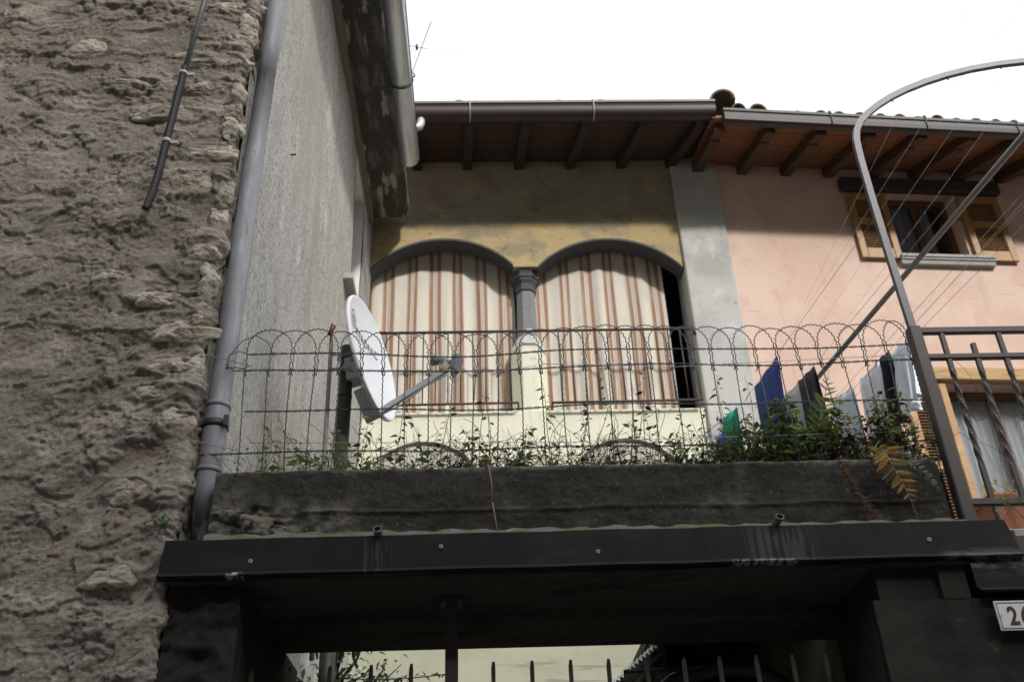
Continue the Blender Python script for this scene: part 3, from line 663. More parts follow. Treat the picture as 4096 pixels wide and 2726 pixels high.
def curtain(label, xl0, xr0, xl1, xr1, z0, z1, y, ph, seed):
    rr = random.Random(seed); nx, nz = 150, 26; V = []; W = []
    for j in range(nz+1):
        t = j/nz; z = z1+(z0-z1)*t
        for i in range(nx+1):
            s = i/nx; x = xl0*(1-t)+xl1*t+s*((xr0-xl0)*(1-t)+(xr1-xl1)*t)
            u = s*(xr1-xl1)
            f = (.010+.016*math.sin(u*2.3+ph*3)**2)*math.sin(2*math.pi*u/.25+ph+.6*math.sin(u*5+ph))+.012*math.sin(2*math.pi*u/.43+1.3+ph+.7*t)+.009*math.sin(2*math.pi*u/.155+3*t+2*math.sin(u*3))*math.sin(u*4+ph)**2
            V.append((x+.008*math.sin(u*14+ph+2*t), y+f*(.18+1.0*t)-.03*math.sin(math.pi*t), z)); W.append(u/.272+ph*.31+.012*math.sin(9*t+u*5))
    m = MB(); m.grid([V[j*(nx+1):(j+1)*(nx+1)] for j in range(nz+1)])
    o = single('curtain', m, STRIPE, label, 'curtain', ((xl0+xr0)/2, y, z0), 'striped canvas curtains in the arches')
    a = o.data.attributes.new('weave', 'FLOAT', 'POINT'); a.data.foreach_set('value', W); return o
curtain('brown striped cream curtain hanging in the arch beside the satellite dish', -1.36, .425, -1.33, .435, 6.55, 9.25, 9.80, .55, 1)
curtain('brown striped cream curtain in the right arch, dark gap beside the pilaster', .60, 2.24, .60, 2.225, 6.55, 9.25, 9.80, 2.1, 2)

# ------------------------------------------------------------------ pink house (its front turns away 3.6 degrees)
PA = R(3.6); PO = Vector((3.03, 9.5, 0))
ph = thing('pink_house', 'pink plastered house with wooden louvred shutters and reddish eaves', 'house', PO, None, PA)
def pw(s, t, z): return Vector((3.03+s*math.cos(PA)-t*math.sin(PA), 9.5+s*math.sin(PA)+t*math.cos(PA), z))
OPN = [(2.16, 3.04, 8.77, 9.83), (2.20, 3.45, 4.95, 6.995)]
xs = [0, 2.16, 2.20, 3.04, 3.45, 9.5]; zz_ = [0, 4.95, 6.995, 8.77, 9.83, 10.3]
b = MB()
for x0, x1 in zip(xs[:-1], xs[1:]):
    for z0, z1 in zip(zz_[:-1], zz_[1:]):
        if any(a-.001 <= x0 and x1 <= b_+.001 and c-.001 <= z0 and z1 <= d+.001 for a, b_, c, d in OPN): continue
        b.add([(x0, 0, z0), (x1, 0, z0), (x1, 0, z1), (x0, 0, z1)], [(0, 1, 2, 3)])
for a, b_, c, d in OPN:
    for v in ([(a, 0, c), (a, .3, c), (a, .3, d), (a, 0, d)], [(b_, .3, c), (b_, 0, c), (b_, 0, d), (b_, .3, d)], [(a, 0, d), (a, .3, d), (b_, .3, d), (b_, 0, d)], [(a, .3, c), (a, 0, c), (b_, 0, c), (b_, .3, c)]): b.add(v, [(0, 1, 2, 3)])
part('wall', b, PINK, ph, local=True)
for (a, b_, c, d) in OPN:
    m = MB(); w = .075; y0, y1 = .17, .235; mid = (a+b_)/2
    m.bbox(a+.002, a+w, y0, y1, c, d-.002); m.bbox(b_-w, b_-.002, y0, y1, c, d-.002); m.bbox(a+w, b_-w, y0, y1, d-w-.01, d-.002); m.bbox(a+w, b_-w, y0, y1, c+.002, c+w)
    m.bbox(mid-.045, mid+.045, y0+.008, y1-.005, c+w, d-w-.01)
    f = part('window', m, FRAME, ph, local=True)
    for x0, x1 in ((a+w, mid-.045), (mid+.045, b_-w)):
        m = MB(); m.box(x0, x1, .195, .201, c+w, d-w-.01); part('pane', m, GLASS, f, local=True)
    m = MB(); m.add([(a-.3, 1.5, c-.2), (b_+.3, 1.5, c-.2), (b_+.3, 1.5, d+.3), (a-.3, 1.5, d+.3), (a-.3, .32, c-.2), (b_+.3, .32, c-.2), (b_+.3, .32, d+.3), (a-.3, .32, d+.3)], [(0, 1, 2, 3), (3, 2, 6, 7), (0, 4, 5, 1), (0, 3, 7, 4), (1, 5, 6, 2)]); part('inner_room', m, INNER, f, local=True)
def inner_curtain(label, a, b_, z0, z1, t, col, name):
    nx = 90; m = MB(); rows = []
    for j in range(5):
        q = j/4; row = []
        for i in range(nx+1):
            s = a+(b_-a)*i/nx; u = s*1.0
            row.append((s, t+.022*math.sin(u*31+1.5*q)*(.5+.6*q)+.014*math.sin(u*67+2), z1+(z0-z1)*q))
        rows.append(row)
    m.grid([[tuple(pw(*p)) for p in r] for r in rows]); return single(name, m, col, label, 'curtain', pw((a+b_)/2, t, z0), 'net curtains behind the pink house windows')
inner_curtain('bluish net curtain behind the small upper window of the pink house', 2.22, 2.84, 8.8, 9.80, .29, mat('bluish_net', (.40, .45, .55), .9), 'net_curtain')
inner_curtain('whitish net curtain in the lower window of the pink house, behind the iron railing', 2.24, 3.42, 4.9, 6.98, .29, mat('whitish_net', (.58, .59, .60), .9), 'net_curtain')
# sill
m = MB(); prof = [(-.001, 8.762), (-.10, 8.762), (-.10, 8.725), (-.085, 8.72), (-.085, 8.695), (-.07, 8.69), (-.06, 8.64), (-.001, 8.64)]
m.extrude([(u, w) for u, w in prof], 2.10, 3.29, 'x', False, True); part('sill', m, SILL, ph, local=True)
# shutters of the upper window
slat = None
def shutter(s0, s1, z0, z1, panels, mt, nslat, name='shutter', pitch=.0275):
    global slat
    t0, t1 = -.055, -.015; w = .085
    m = MB(); m.bbox(s0, s0+w, t0, t1, z0, z1); m.bbox(s1-w, s1, t0, t1, z0, z1)
    zs2 = [z0]+[p for q in panels for p in q]+[z1]
    for a, b_ in zip(zs2[0::2], zs2[1::2]): m.bbox(s0+w, s1-w, t0+.003, t1-.003, a, b_)
    f = part(name, m, mt, ph, local=True)
    m = MB(); m.box(s0+w, s1-w, t1-.004, t1-.001, z0+.01, z1-.01); part('backing', m, DBEAM, f, local=True)
    for (a, b_) in panels:
        k = int((b_-a)/pitch); W2 = s1-s0-2*w
        for i in range(k):
            lo = (s0+w, -.036, a+(i+.5)*(b_-a)/k)
            if slat is None:
                q = MB(); q.bbox(0, 1, -.012, .012, -.004, .004, .0015); slat = part('slat', q, mt, f, local=True); c = slat
            else: c = slat.copy(); COL.objects.link(c); c.parent = f
            c.location = lo; c.rotation_euler = (R(28), 0, 0); c.scale = (W2, 1, 1)
    return f
shutter(1.625, 2.135, 8.72, 9.74, [(8.87, 9.24), (9.34, 9.64)], SHUT, 12, pitch=.031)
shutter(3.085, 3.62, 8.72, 9.74, [(8.87, 9.24), (9.34, 9.64)], SHUT, 12, pitch=.031)
m = MB(); m.bbox(1.58, 3.68, -.10, -.001, 9.775, 9.965, .01); part('shutter_lintel', m, DBEAM, ph, local=True)
m = MB(); m.tube([(3.0, -.03, 9.36), (3.06, -.07, 9.36)], .008, 6); part('shutter_catch', m, IRON, ph, local=True)
# lower window: lintel and louvred shutter
m = MB(); m.bbox(1.66, 3.9, -.10, -.001, 7.0, 7.165, .012); part('lintel', m, mat('weathered_lintel', (.40, .26, .12), .75, var=[((3, 20, 20), 5, .48, .66, (.24, .13, .06), .85), ((2, 6, 6), 4, .55, .68, (.36, .33, .22), .6)], bump=[((5, 50, 50), 4, .4, .004)]), ph, local=True)
shutter(1.68, 2.185, 4.95, 6.98, [(5.10, 5.92), (6.02, 6.90)], SHUT, 20, pitch=.036)
# rafters / boards / roof of the pink house
SL = -.19   # eave slope
for s in (-.24, .34, .905, 1.46, 2.03, 2.60, 3.17, 3.75, 4.35):
    ds = .045+.028*max(s, 0)*4; q = .06; z0 = 10.015+.03; e = z0-.175
    m = MB()
    m.rings([[(s+ds*tt-q, t, z), (s+ds*tt+q, t, z), (s+ds*tt+q, t, z+h), (s+ds*tt-q, t, z+h)] for (tt, t, z, h) in ((-.3, .35, z0+.035, .13), (.75, -.70, e+.02, .13), (.76, -.71, e+.05, .10), (1, -.89, e+.015, .10), (1.01, -.90, e+.03, .085))], smooth=False)
    part('rafter', m, OBEAM, ph, local=True)
fb = None
for i in range(8):
    t = -.93+i*.128; z = 10.165+(t)*.175
    if fb is None:
        q = MB(); q.bbox(-.30, 9.6, -.0615, .0615, 0, .022, .006); fb = part('board', q, OWOOD, ph, local=True); c = fb
    else: c = copy(fb, (0, 0, 0))
    c.location = (0, t, z); c.rotation_euler = (R(9.9), 0, 0)
m = MB(); m.add([(-.28, -.96, 10.03), (9.6, -.96, 10.03), (9.6, 5, 11.6), (-.28, 5, 11.6), (-.28, -.96, 10.07), (9.6, -.96, 10.07), (9.6, 5, 11.65), (-.28, 5, 11.65)], [(0, 3, 2, 1), (4, 5, 6, 7), (0, 1, 5, 4), (2, 3, 7, 6), (1, 2, 6, 5), (3, 0, 4, 7)]); part('roof', m, OWOOD, ph, local=True)
for row in range(2):
    for i in range(24):
        s = .05+i*.243+random.uniform(-.02, .02); t = -1.02+row*.36+random.uniform(-.02, .02); k = 1.0
        z = 10.068-.012*s+row*.085+random.uniform(-.012, .008)
        if row == 0 and i == 1: k = 1.35; z += .035
        if row == 0 and i == 0: z += .04
        if row == 0 and i == 2: continue
        c = tl.copy(); COL.objects.link(c); c.parent = ph; c.location = (s, t, z); c.rotation_euler = (R(14), 0, random.uniform(-.1, .1)); c.scale = (k, 1, k)
m = MB(); m.add([(.40, -1.0, 10.08), (.50, -1.0, 10.08), (.475, -1.0, 10.19), (.40, -.97, 10.08), (.50, -.97, 10.08), (.475, -.97, 10.19)], [(0, 1, 2), (5, 4, 3), (0, 3, 4, 1), (1, 4, 5, 2), (2, 5, 3, 0)]); part('snow_stop', m, mat('bluish_tin', (.22, .26, .40), .4, .5), ph, local=True)
# its gutter
pg = thing('pink_house_gutter', 'long brown gutter with greenish lip on the eave of the pink house', 'gutter', PO+Vector((0, 0, 10.0)), None, PA)
GZ = 10.0
prof = [(-1.07, .075), (-1.062, .055), (-1.062, .03), (-1.07, -.02), (-1.06, -.075), (-1.03, -.098), (-.97, -.10), (-.955, .05)]
def gz(s): return -.014*s
m = MB(); a, b_ = [(-.17, u, w+gz(0)) for u, w in prof], [(9.6, u, w+gz(9.6)) for u, w in prof]
m.rings([a, b_], close=False, smooth=False, caps=False); m.rings([[(p[0], p[1]+.004, p[2]+.004) for p in b_], [(p[0], p[1]+.004, p[2]+.004) for p in a]], close=False, smooth=False, caps=False); m.add(a, [tuple(range(8))]); part('trough', m, BGUT, pg, local=True)
m = MB(); q = [(-1.078, .05), (-1.078, .088), (-1.05, .094), (-1.05, .084), (-1.066, .05)]
m.rings([[(-.175, u, w) for u, w in q], [(9.6, u, w+gz(9.6)) for u, w in q]], smooth=False); part('lip', m, LIP2, pg, local=True)
for s in (1.12, 2.29, 3.43, 4.6):
    m = MB(); z = gz(s); m.tube([(s, -1.05, .105+z), (s, -1.085, .10+z), (s+.002, -1.083, .05+z), (s+.002, -1.076, -.02+z), (s+.002, -1.066, -.08+z)], .007, 6); m.bbox(s-.018, s+.018, -1.09, -1.05, .085+z, .115+z, .004); part('bracket', m, BLACKP, pg, local=True)

# ------------------------------------------------------------------ gateway: canopy slab, planter wall, flashing
gw = thing('gateway', 'dark concrete gateway with a slab over the passage', 'gateway', (.5, 4.1, 0))
b = MB(); b.box(-1.30, 2.30, 4.03, 5.16, 2.985, 3.13); b.box(2.30, 5.0, 4.03, 5.16, 2.86, 3.0); part('canopy_slab', b, SOFF, gw)
b = MB(); b.bbox(-1.2, 1.9, 4.60, 4.70, 2.945, 2.99, .008); part('beam', b, SOFF, gw)
def rough_wall(x0, x1, y0, y1, z0, z1, amp, seed, step=.03):
    """front at y0 with real unevenness, plus plain sides"""
    nx, nz = int((x1-x0)/step)+1, int((z1-z0)/step)+1
    X = np.linspace(x0, x1, nx)[None, :].repeat(nz, 0); Z = np.linspace(z0, z1, nz)[:, None].repeat(nx, 1)
    d = amp*(fbm(X*2.5+seed, Z*2.5, 5)+.5*ridge(X*7+seed, Z*8, 3)-.4)
    m = MB(); m.grid([[(X[j, i], y0-d[j, i], Z[j, i]) for i in range(nx)] for j in range(nz)])
    m.add([(x0, y0+.02, z0), (x0, y1, z0), (x0, y1, z1), (x0, y0+.02, z1), (x1, y0+.02, z0), (x1, y1, z0), (x1, y1, z1), (x1, y0+.02, z1)], [(0, 3, 2, 1), (4, 5, 6, 7), (3, 7, 6, 2), (1, 2, 6, 5)])
    m.add([(x0, y0-d[j, 0], Z[j, 0]) for j in range(nz)]+[(x0, y0+.03, Z[j, 0]) for j in range(nz)], [(j, nz+j, nz+j+1, j+1) for j in range(nz-1)])
    m.add([(x1, y0-d[j, -1], Z[j, -1]) for j in range(nz)]+[(x1, y0+.03, Z[j, -1]) for j in range(nz)], [(j, j+1, nz+j+1, nz+j) for j in range(nz-1)])
    return m
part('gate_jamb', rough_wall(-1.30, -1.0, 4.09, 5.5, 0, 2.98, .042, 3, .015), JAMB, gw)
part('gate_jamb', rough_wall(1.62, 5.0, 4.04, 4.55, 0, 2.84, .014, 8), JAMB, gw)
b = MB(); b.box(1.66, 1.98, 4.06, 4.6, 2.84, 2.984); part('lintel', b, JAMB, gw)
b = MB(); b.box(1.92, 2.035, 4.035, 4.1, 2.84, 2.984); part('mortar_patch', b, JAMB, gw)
b = MB(); b.grid([[(1.80+.10*math.sin(y*3), y, z) for y in (4.55, 5.2, 6, 7.5, 9.4)] for z in (0, 1.5, 3.31)]); part('passage_wall', b, DIMY, gw)
b = MB(); b.tube([(.70, 5.4, 2.62), (.95, 5.1, 2.79), (1.15, 4.95, 2.80), (1.32, 4.85, 2.77), (1.45, 4.8, 2.66), (1.52, 4.8, 2.4)], .035, 10); b.tube([(.72, 5.2, 2.86), (1.3, 4.9, 2.80)], .012, 6); part('conduit', b, BLACKP, gw)
# planter wall above
pl = thing('planter_wall', 'blackened mossy concrete wall of the planter above the gateway', 'wall', (.4, 4.06, 3.13))
NX, NZ = 340, 44
X = np.linspace(-1.165, 2.10, NX)[None, :].repeat(NZ+8, 0); tz = np.concatenate([np.linspace(3.12, 3.485, NZ), np.full(8, 3.49)])
Z = tz[:, None].repeat(NX, 1)+0
dy = np.concatenate([np.zeros(NZ), np.linspace(.006, .30, 8)])[:, None].repeat(NX, 1)
d = .012*fbm(X*3+5, Z*4+dy*4, 4)+.005*fbm(X*18, Z*18+dy*18, 4)+.003*ridge(X*40, Z*44+dy*40, 2)
d = d+.010*np.exp(-((Z-3.285-.012*fbm(X*2, X*0, 2))/.006)**2)*(dy == 0)
corner = smooth(2.02, 2.10, X)**2
topw = .012*fbm(X*2.2, X*0+3, 4)*smooth(3.35, 3.49, Z)
left = .03*smooth(.1, .35, fbm(X*5+3, Z*7, 3))*smooth(-.6, -.9, X)*(Z < 3.33)
P3 = np.stack([X-.4, 4.06-d+dy+corner*.06-left-4.06, Z+topw-corner*.05*smooth(3.3, 3.49, Z)-3.13], -1)
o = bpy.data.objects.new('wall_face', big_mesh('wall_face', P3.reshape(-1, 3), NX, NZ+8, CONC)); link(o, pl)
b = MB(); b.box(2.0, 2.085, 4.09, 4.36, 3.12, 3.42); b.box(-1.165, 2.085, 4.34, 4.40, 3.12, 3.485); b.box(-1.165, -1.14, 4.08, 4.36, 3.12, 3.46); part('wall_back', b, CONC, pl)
for i, (sx, sz, w, h) in enumerate(((-.968, 3.236, .125, .095), (-1.075, 3.275, .10, .07), (-.865, 3.20, .06, .05))):
    m, c = stone_patch(sx, sz, w, h, 0, 60+i, Y=4.058, hgt=.018); part('stone', m, mat('brown_stone', (.13, .105, .085), .9, var=[((20, 20, 20), 5, .5, .7, (.20, .18, .16), .7)], bump=[((50, 50, 50), 4, .5, .006)]) if i == 0 else CONC, pl, origin=c)
b = MB(); n = 160; rr = random.Random(4)
rows = [[], [], []]
for i in range(n+1):
    x = -1.17+3.27*i/n; w = .006*math.sin(i*.9)+.005*math.sin(i*.37+1)+rr.uniform(-.003, .003)
    rows[0].append((x, 4.006, 3.150)); rows[1].append((x, 4.026+w*.4, 3.184+w*.8)); rows[2].append((x, 4.075, 3.194+w))
b.grid(rows); part('mortar_ledge', b, LEDGE, pl)
fl = thing('metal_flashing', 'long dark brown sheet metal fascia over the gateway, with pale drip stains', 'flashing', (.47, 4.0, 3.0))
b = MB()
prof = [(4.060, 3.155), (4.012, 3.1565), (4.001, 3.153), (3.996, 3.008), (3.984, 3.004), (3.980, 2.992), (3.988, 2.984), (4.025, 2.984)]
rr = random.Random(3); rows = []
for i in range(61):
    s_ = i/60; dy_ = .0022*math.sin(i*.75)+.0016*math.sin(i*1.9+1); dz_ = .0012*math.sin(i*.6+2)
    rows.append([((-1.322 if w > 3.01 else -1.330)*(1-s_)+(2.256 if w > 3.01 else 2.285)*s_, u+dy_*(1 if w > 3.06 else .5), w+.014*s_+dz_) for u, w in prof])
b.rings(rows, close=False, smooth=False, caps=False)
part('sheet', b, FASC, fl)
for x, z in ((-.957, 3.055), (-.17, 3.10), (.488, 3.063), (1.903, 3.083)):
    b = MB(); b.tube([(x, 4.003, z), (x, 3.993, z)], .0085, 12); w = part('screw', b, LGREY, fl)
    b = MB(); b.tube([(x, 3.994, z), (x, 3.9905, z)], .0038, 8); part('screw_hole', b, INK, w)
for k, (x, z) in enumerate(((-.435, 3.168), (1.27, 3.186))):
    b = MB()
    ro = [[(x+r*math.cos(R(a)), y+(.012*math.sin(R(a)) if j == 0 else 0), z+r*math.sin(R(a))*(1.0 if a < 180 else 1.12)) for a in range(0, 360, 20)] for j, (y, r) in enumerate(((3.955, .0175), (4.12, .0175)))]
    ri = [[(x+r*math.cos(R(a)), y+(.012*math.sin(R(a)) if j == 0 else 0), z+r*math.sin(R(a))) for a in range(0, 360, 20)] for j, (y, r) in enumerate(((3.955, .0145), (4.12, .0145)))]
    b.rings(list(reversed(ro)), caps=False); b.rings(ri, caps=False); b.rings([ro[0], ri[0]], smooth=False, caps=False); b.add(ri[1], [tuple(range(18))])
    single('drain_spout', b, mat('spout_plastic%d' % k, (.13, .13, .12), .6, var=[((30, 30, 30), 4, .5, .66, (.07, .07, .06), .8)]), ('little grey drain spout over the fascia, the one nearer the downpipe', 'little grey drain spout over the fascia, below the leafy shrubs')[k], 'spout', (x, 3.96, z), 'drain spouts through the planter wall')
f2 = thing('metal_flashing', 'lower black sheet metal fascia above the house number plate', 'flashing', (3.2, 4.0, 2.86))
b = MB(); prof2 = [(4.04, 3.00), (4.016, 3.002), (4.006, 2.998), (4.004, 2.872), (3.985, 2.866), (3.978, 2.856), (3.984, 2.848), (4.03, 2.848)]
b.rings([[(2.055, u, w) for u, w in prof2], [(5.2, u, w) for u, w in prof2]], close=False, smooth=False, caps=False); part('sheet', b, FASC, f2)
# house number
hn = thing('number_plate', 'white enamel house number plate reading 26 with thin blue border', 'sign', (2.2, 4.0, 2.7))
sx0, sx1, sz0, sz1, sy = 2.098, 2.288, 2.690, 2.812, 3.992
b = MB(); b.bbox(sx0, sx1, sy, sy+.006, sz0, sz1, .002); part('plate', b, mat('plate_enamel', (.62, .60, .54), .4, var=[((9, 9, 9), 4, .5, .7, (.52, .50, .45), .6)]), hn)
b = MB(); t = .0035; i_ = .007
for x0, x1, z0, z1 in ((sx0+i_, sx1-i_, sz0+i_, sz0+i_+t), (sx0+i_, sx1-i_, sz1-i_-t, sz1-i_), (sx0+i_, sx0+i_+t, sz0+i_+t, sz1-i_-t), (sx1-i_-t, sx1-i_, sz0+i_+t, sz1-i_-t)): b.box(x0, x1, sy-.0015, sy-.0002, z0, z1)
part('border', b, BLUEP, hn)
def glyphs(txt, size, offset=0.0):
    cu = bpy.data.curves.new('txt', 'FONT'); cu.body = txt; cu.size = size; cu.extrude = 0.0; cu.offset = offset; cu.resolution_u = 4
    ob = bpy.data.objects.new('txt', cu); COL.objects.link(ob); dg = bpy.context.evaluated_depsgraph_get()
    me = bpy.data.meshes.new_from_object(ob.evaluated_get(dg)); bpy.data.objects.remove(ob)
    V = [tuple(v.co) for v in me.vertices]; F = [tuple(p.vertices) for p in me.polygons]; bpy.data.meshes.remove(me); return V, F
V, F = glyphs('2', .104, .0032); V2, F2 = glyphs('6', .104, .0032)
for k, (V_, F_, x) in enumerate(((V, F, 2.142), (V2, F2, 2.194))):
    b = MB(); b.add([(x+v[0]*.80, sy-.0012, 2.7135+v[1]) for v in V_], F_); part('digit', b, INK, hn)
for z in (2.75,):
    b = MB(); b.tube([(sx0+.016, sy+.002, z), (sx0+.016, sy-.003, z)], .004, 8); part('screw', b, LGREY, hn)
# iron gate in the passage
ig = thing('iron_gate', 'dark iron gate of pointed upright bars in the passage', 'gate', (.35, 4.33, 0))
b = MB(); b.bbox(-.162, -.108, 4.30, 4.36, 0, 2.97, .005); b.bbox(-.185, -.085, 4.28, 4.38, 2.955, 2.984, .004); part('post', b, IRON, ig)
b = MB(); b.box(-1.0, 1.62, 4.315, 4.345, .25, .29); b.box(-1.0, 1.62, 4.315, 4.345, 2.15, 2.19); part('rail', b, IRON, ig)
bar = None
for x in (-.98, -.82, -.651, -.477, -.307, .042, .207, .372, .535, .70, .86, 1.014, 1.173, 1.33, 1.474):
    lo = (x-.35, 0, .08)
    if bar is None:
        m = MB(); w = .009; m.rings([[(-w, -.006, 0), (w, -.006, 0), (w, .006, 0), (-w, .006, 0)], [(-w, -.006, 2.60), (w, -.006, 2.60), (w, .006, 2.60), (-w, .006, 2.60)], [(-.004, -.004, 2.625), (.007, -.004, 2.625), (.007, .004, 2.625), (-.004, .004, 2.625)]], smooth=False)
        bar = part('bar', m, IRON, ig, origin=(0, 0, 0)); bar.location = lo
    else: copy(bar, lo)
# yard behind: corrugated lean-to
lt = thing('lean_to', 'dark lean-to roof of corrugated sheet in the yard', 'shed', (1.3, 6.2, 0))
b = MB(); rows = []; A0, A1 = Vector((.70, 6.0, 2.955)), Vector((1.03, 6.0, 3.21))
dl = (A1-A0).length; n = 90
for y in (6.0, 6.02, 9.3):
    row = []
    for i in range(n+1):
        s = i/n; p = A0.lerp(A1, s); nrm = Vector((-.61, 0, .79)); row.append(tuple(p+nrm*(.010*math.sin(s*dl/.030*2*math.pi))+Vector((0, y-6.0, 0))))
    rows.append(row)
b.grid(rows); b.grid([[(p[0]+.008, p[1], p[2]-.012) for p in r] for r in rows]); b.rings([rows[0], [(p[0]+.008, p[1], p[2]-.012) for p in rows[0]]], close=False, smooth=False, caps=False)
part('corrugated_sheet', b, mat('pale_corrugated', (.72, .73, .76), .4, var=[((12, 12, 12), 4, .5, .7, (.6, .61, .64), .5)]), lt)
b = MB(); b.beam((.74, 6.05, 2.915), (1.07, 6.05, 3.17), .05, .03); part('edge_beam', b, DBEAM, lt)
b = MB(); b.box(1.03, 3.2, 5.2, 9.4, 3.30, 3.36); b.beam((1.06, 6.1, 0), (1.06, 6.1, 3.28), .08, .08, (0, 1, 0)); part('side_roof', b, DBEAM, lt)  # roof raised and widened to block light right of the passage
b = MB(); b.box(1.05, 1.08, 6.25, 9.4, 0, 3.30); b.box(1.08, 1.9, 9.3, 9.36, 0, 3.30); part('shade_boards', b, DBEAM, lt)  # boards added to keep the space under the side roof dark

# ------------------------------------------------------------------ satellite dish on its post
dn = Vector((.951, -.255, .174)).normalized(); dh = Vector((0, 0, 1)).cross(dn).normalized(); dv = dn.cross(dh).normalized()
DC = Vector((-.665, 5.4, 4.885)); RA, RB = .39, .41
sd = thing('satellite_dish', 'white oval satellite dish lettered METRONIC with grey arm, facing the yard', 'satellite dish', (-.83, 5.5, 4.4))
def dq(a, b_, off=0.0): 
    dep = -.062*(1-min((a/RA)**2+(b_/RB)**2, 1.0)); return DC+dh*a+dv*b_+dn*(dep+off)
b = MB(); na = 64
def ring(k, off=0.0, flat=None): return [tuple((dq(RA*k*math.cos(2*math.pi*i/na), RB*k*math.sin(2*math.pi*i/na), off)) if flat is None else DC+dh*RA*k*math.cos(2*math.pi*i/na)+dv*RB*k*math.sin(2*math.pi*i/na)+dn*flat) for i in range(na)]
b.rings([ring(.02)]+[ring(k) for k in (.15, .3, .45, .6, .75, .88, .97)]+[ring(1.0, flat=.002), ring(1.02, flat=.002), ring(1.03, flat=-.006), ring(1.03, flat=-.022), ring(1.0, flat=-.026), ring(.97, flat=-.016)]+[ring(k, -.006) for k in (.88, .75, .6, .45, .3, .15, .02)])
part('reflector', b, WHITE, sd)
V, F = glyphs('ETRONIC', .078)
wid = max(v[0] for v in V)
txt = MB(); a0 = -.135
txt.add([tuple(dq(a0+v[0]*1.06, .118+v[1]*1.05, .0025)) for v in V], F); part('lettering', txt, INK, sd)
b = MB()
def stroke(pts, w, m):
    for p, q in zip(pts[:-1], pts[1:]):
        d = Vector((q[0]-p[0], q[1]-p[1])); L = d.length or 1e-6; nx2, nz2 = -d.y/L*w/2, d.x/L*w/2
        m.add([tuple(dq(p[0]+nx2, p[1]+nz2, .0025)), tuple(dq(q[0]+nx2, q[1]+nz2, .0025)), tuple(dq(q[0]-nx2, q[1]-nz2, .0025)), tuple(dq(p[0]-nx2, p[1]-nz2, .0025))], [(0, 1, 2, 3)])
lc = (-.205, .165)
stroke([(lc[0]+.062*math.cos(R(a)), lc[1]+.078*math.sin(R(a))) for a in range(-60, 281, 10)], .007, b)
for k in (-1, 0, 1):
    x = lc[0]+k*.030; stroke([(x-.006, lc[1]-.045+abs(k)*.006), (x, lc[1]+.02), (x+.012, lc[1]+.048-abs(k)*.006), (x+.022, lc[1]+.03)], .008, b)
part('logo', b, INK, sd)
# back bracket, arm and LNB
bc = DC-dn*.075
b = MB(); b.beam(bc+dv*-.06-dn*.10, bc+dv*-.06-dn*.005, .11, .16, dv); b.beam(bc-dv*.20-dn*.03, bc-dv*.44+dn*.02, .10, .03, dh)
b.beam(Vector((-.84, 5.44, 4.84)), bc-dv*.06-dn*.03, .09, .10); part('bracket', b, LGREY, sd)
b = MB(); b.tube([(-.80, 5.40, 4.86), (-.74, 5.36, 4.86)], .022, 10); part('bolt', b, MGREY, sd)
b = MB(); PX, PY = -.835, 5.44
for z in (4.80, 4.90): b.tube([(PX+.055*math.cos(R(a)), PY+.055*math.sin(R(a)), z) for a in range(0, 361, 20)], .006, 6); b.tube([(PX-.10, PY-.05, z), (PX+.05, PY-.06, z)], .006, 6)
part('u_clamp', b, LGREY, sd)
foot = DC-dv*(RB-.005)-dn*.02; head = Vector((-.20, 5.25, 4.70)); 
b = MB(); b.beam(foot, head, .022, .036); arm = part('arm', b, LGREY, sd)
b = MB(); b.tube([foot+Vector((.02, -.03, -.03)), foot.lerp(head, .35)+Vector((0, -.02, -.06)), foot.lerp(head, .7)+Vector((0, -.02, -.035)), head+Vector((.0, -.02, -.05)), head+Vector((.06, -.02, -.10)), head+Vector((.09, -.02, -.02))], .005, 6); part('cable', b, LGREY, sd)
ld = (DC-head).normalized()
b = MB(); L0 = head+Vector((.035, 0, .045)); b.tube([L0-ld*.02, L0+ld*.09], .022, 14); b.tube([L0+ld*.09, L0+ld*.12], [.024, .036], 14); b.tube([L0+ld*.12, L0+ld*.135], .037, 14)
ln = part('lnb', b, MGREY, sd)
b = MB(); b.bbox(-.045, .045, -.055, .055, -.022, .022, .010)
q = b; rot = ld.to_track_quat('Z', 'Y').to_matrix(); c0 = L0-ld*.03
q.v = [tuple(c0+rot @ Vector(v)) for v in q.v]; part('lnb_housing', q, MGREY, ln)
b = MB(); b.beam(head-Vector((.02, 0, .01)), L0+ld*.02, .03, .05); part('holder', b, mat('mossy_grey', (.30, .30, .24), .8, var=[((20, 20, 20), 4, .5, .6, (.14, .16, .04), .8)]), sd)
ps = thing('dish_post', 'dark green round post behind the fence carrying the satellite dish', 'post', (PX, PY, 3.0))
b = MB(); b.tube([(PX, PY, 0), (PX, PY, 4.985)], .043, 16); part('tube', b, GPOST, ps)
b = MB(); b.tube([(PX, PY, 4.62), (PX, PY, 4.635)], .0455, 16); part('joint', b, BLACKP, ps)
rd = MB(); rd.tube([(-.905, 5.36, 3.0), (-.93, 5.36, 4.9), (-.935, 5.36, 5.06)], [.013, .013, .010], 8); rd.tube([(-.945, 5.35, 5.03), (-.925, 5.36, 5.10), (-.94, 5.37, 5.12)], [.014, .017, .008], 7)
single('support_rod', rd, mat('half_rusted', (.30, .30, .31), .55, .4, zbands=[(4.93, 4.98, .02, (.15, .05, .02), .95)]), 'thin metal rod with rusty tip left of the dish post', 'rod', (-.92, 5.36, 3.0))

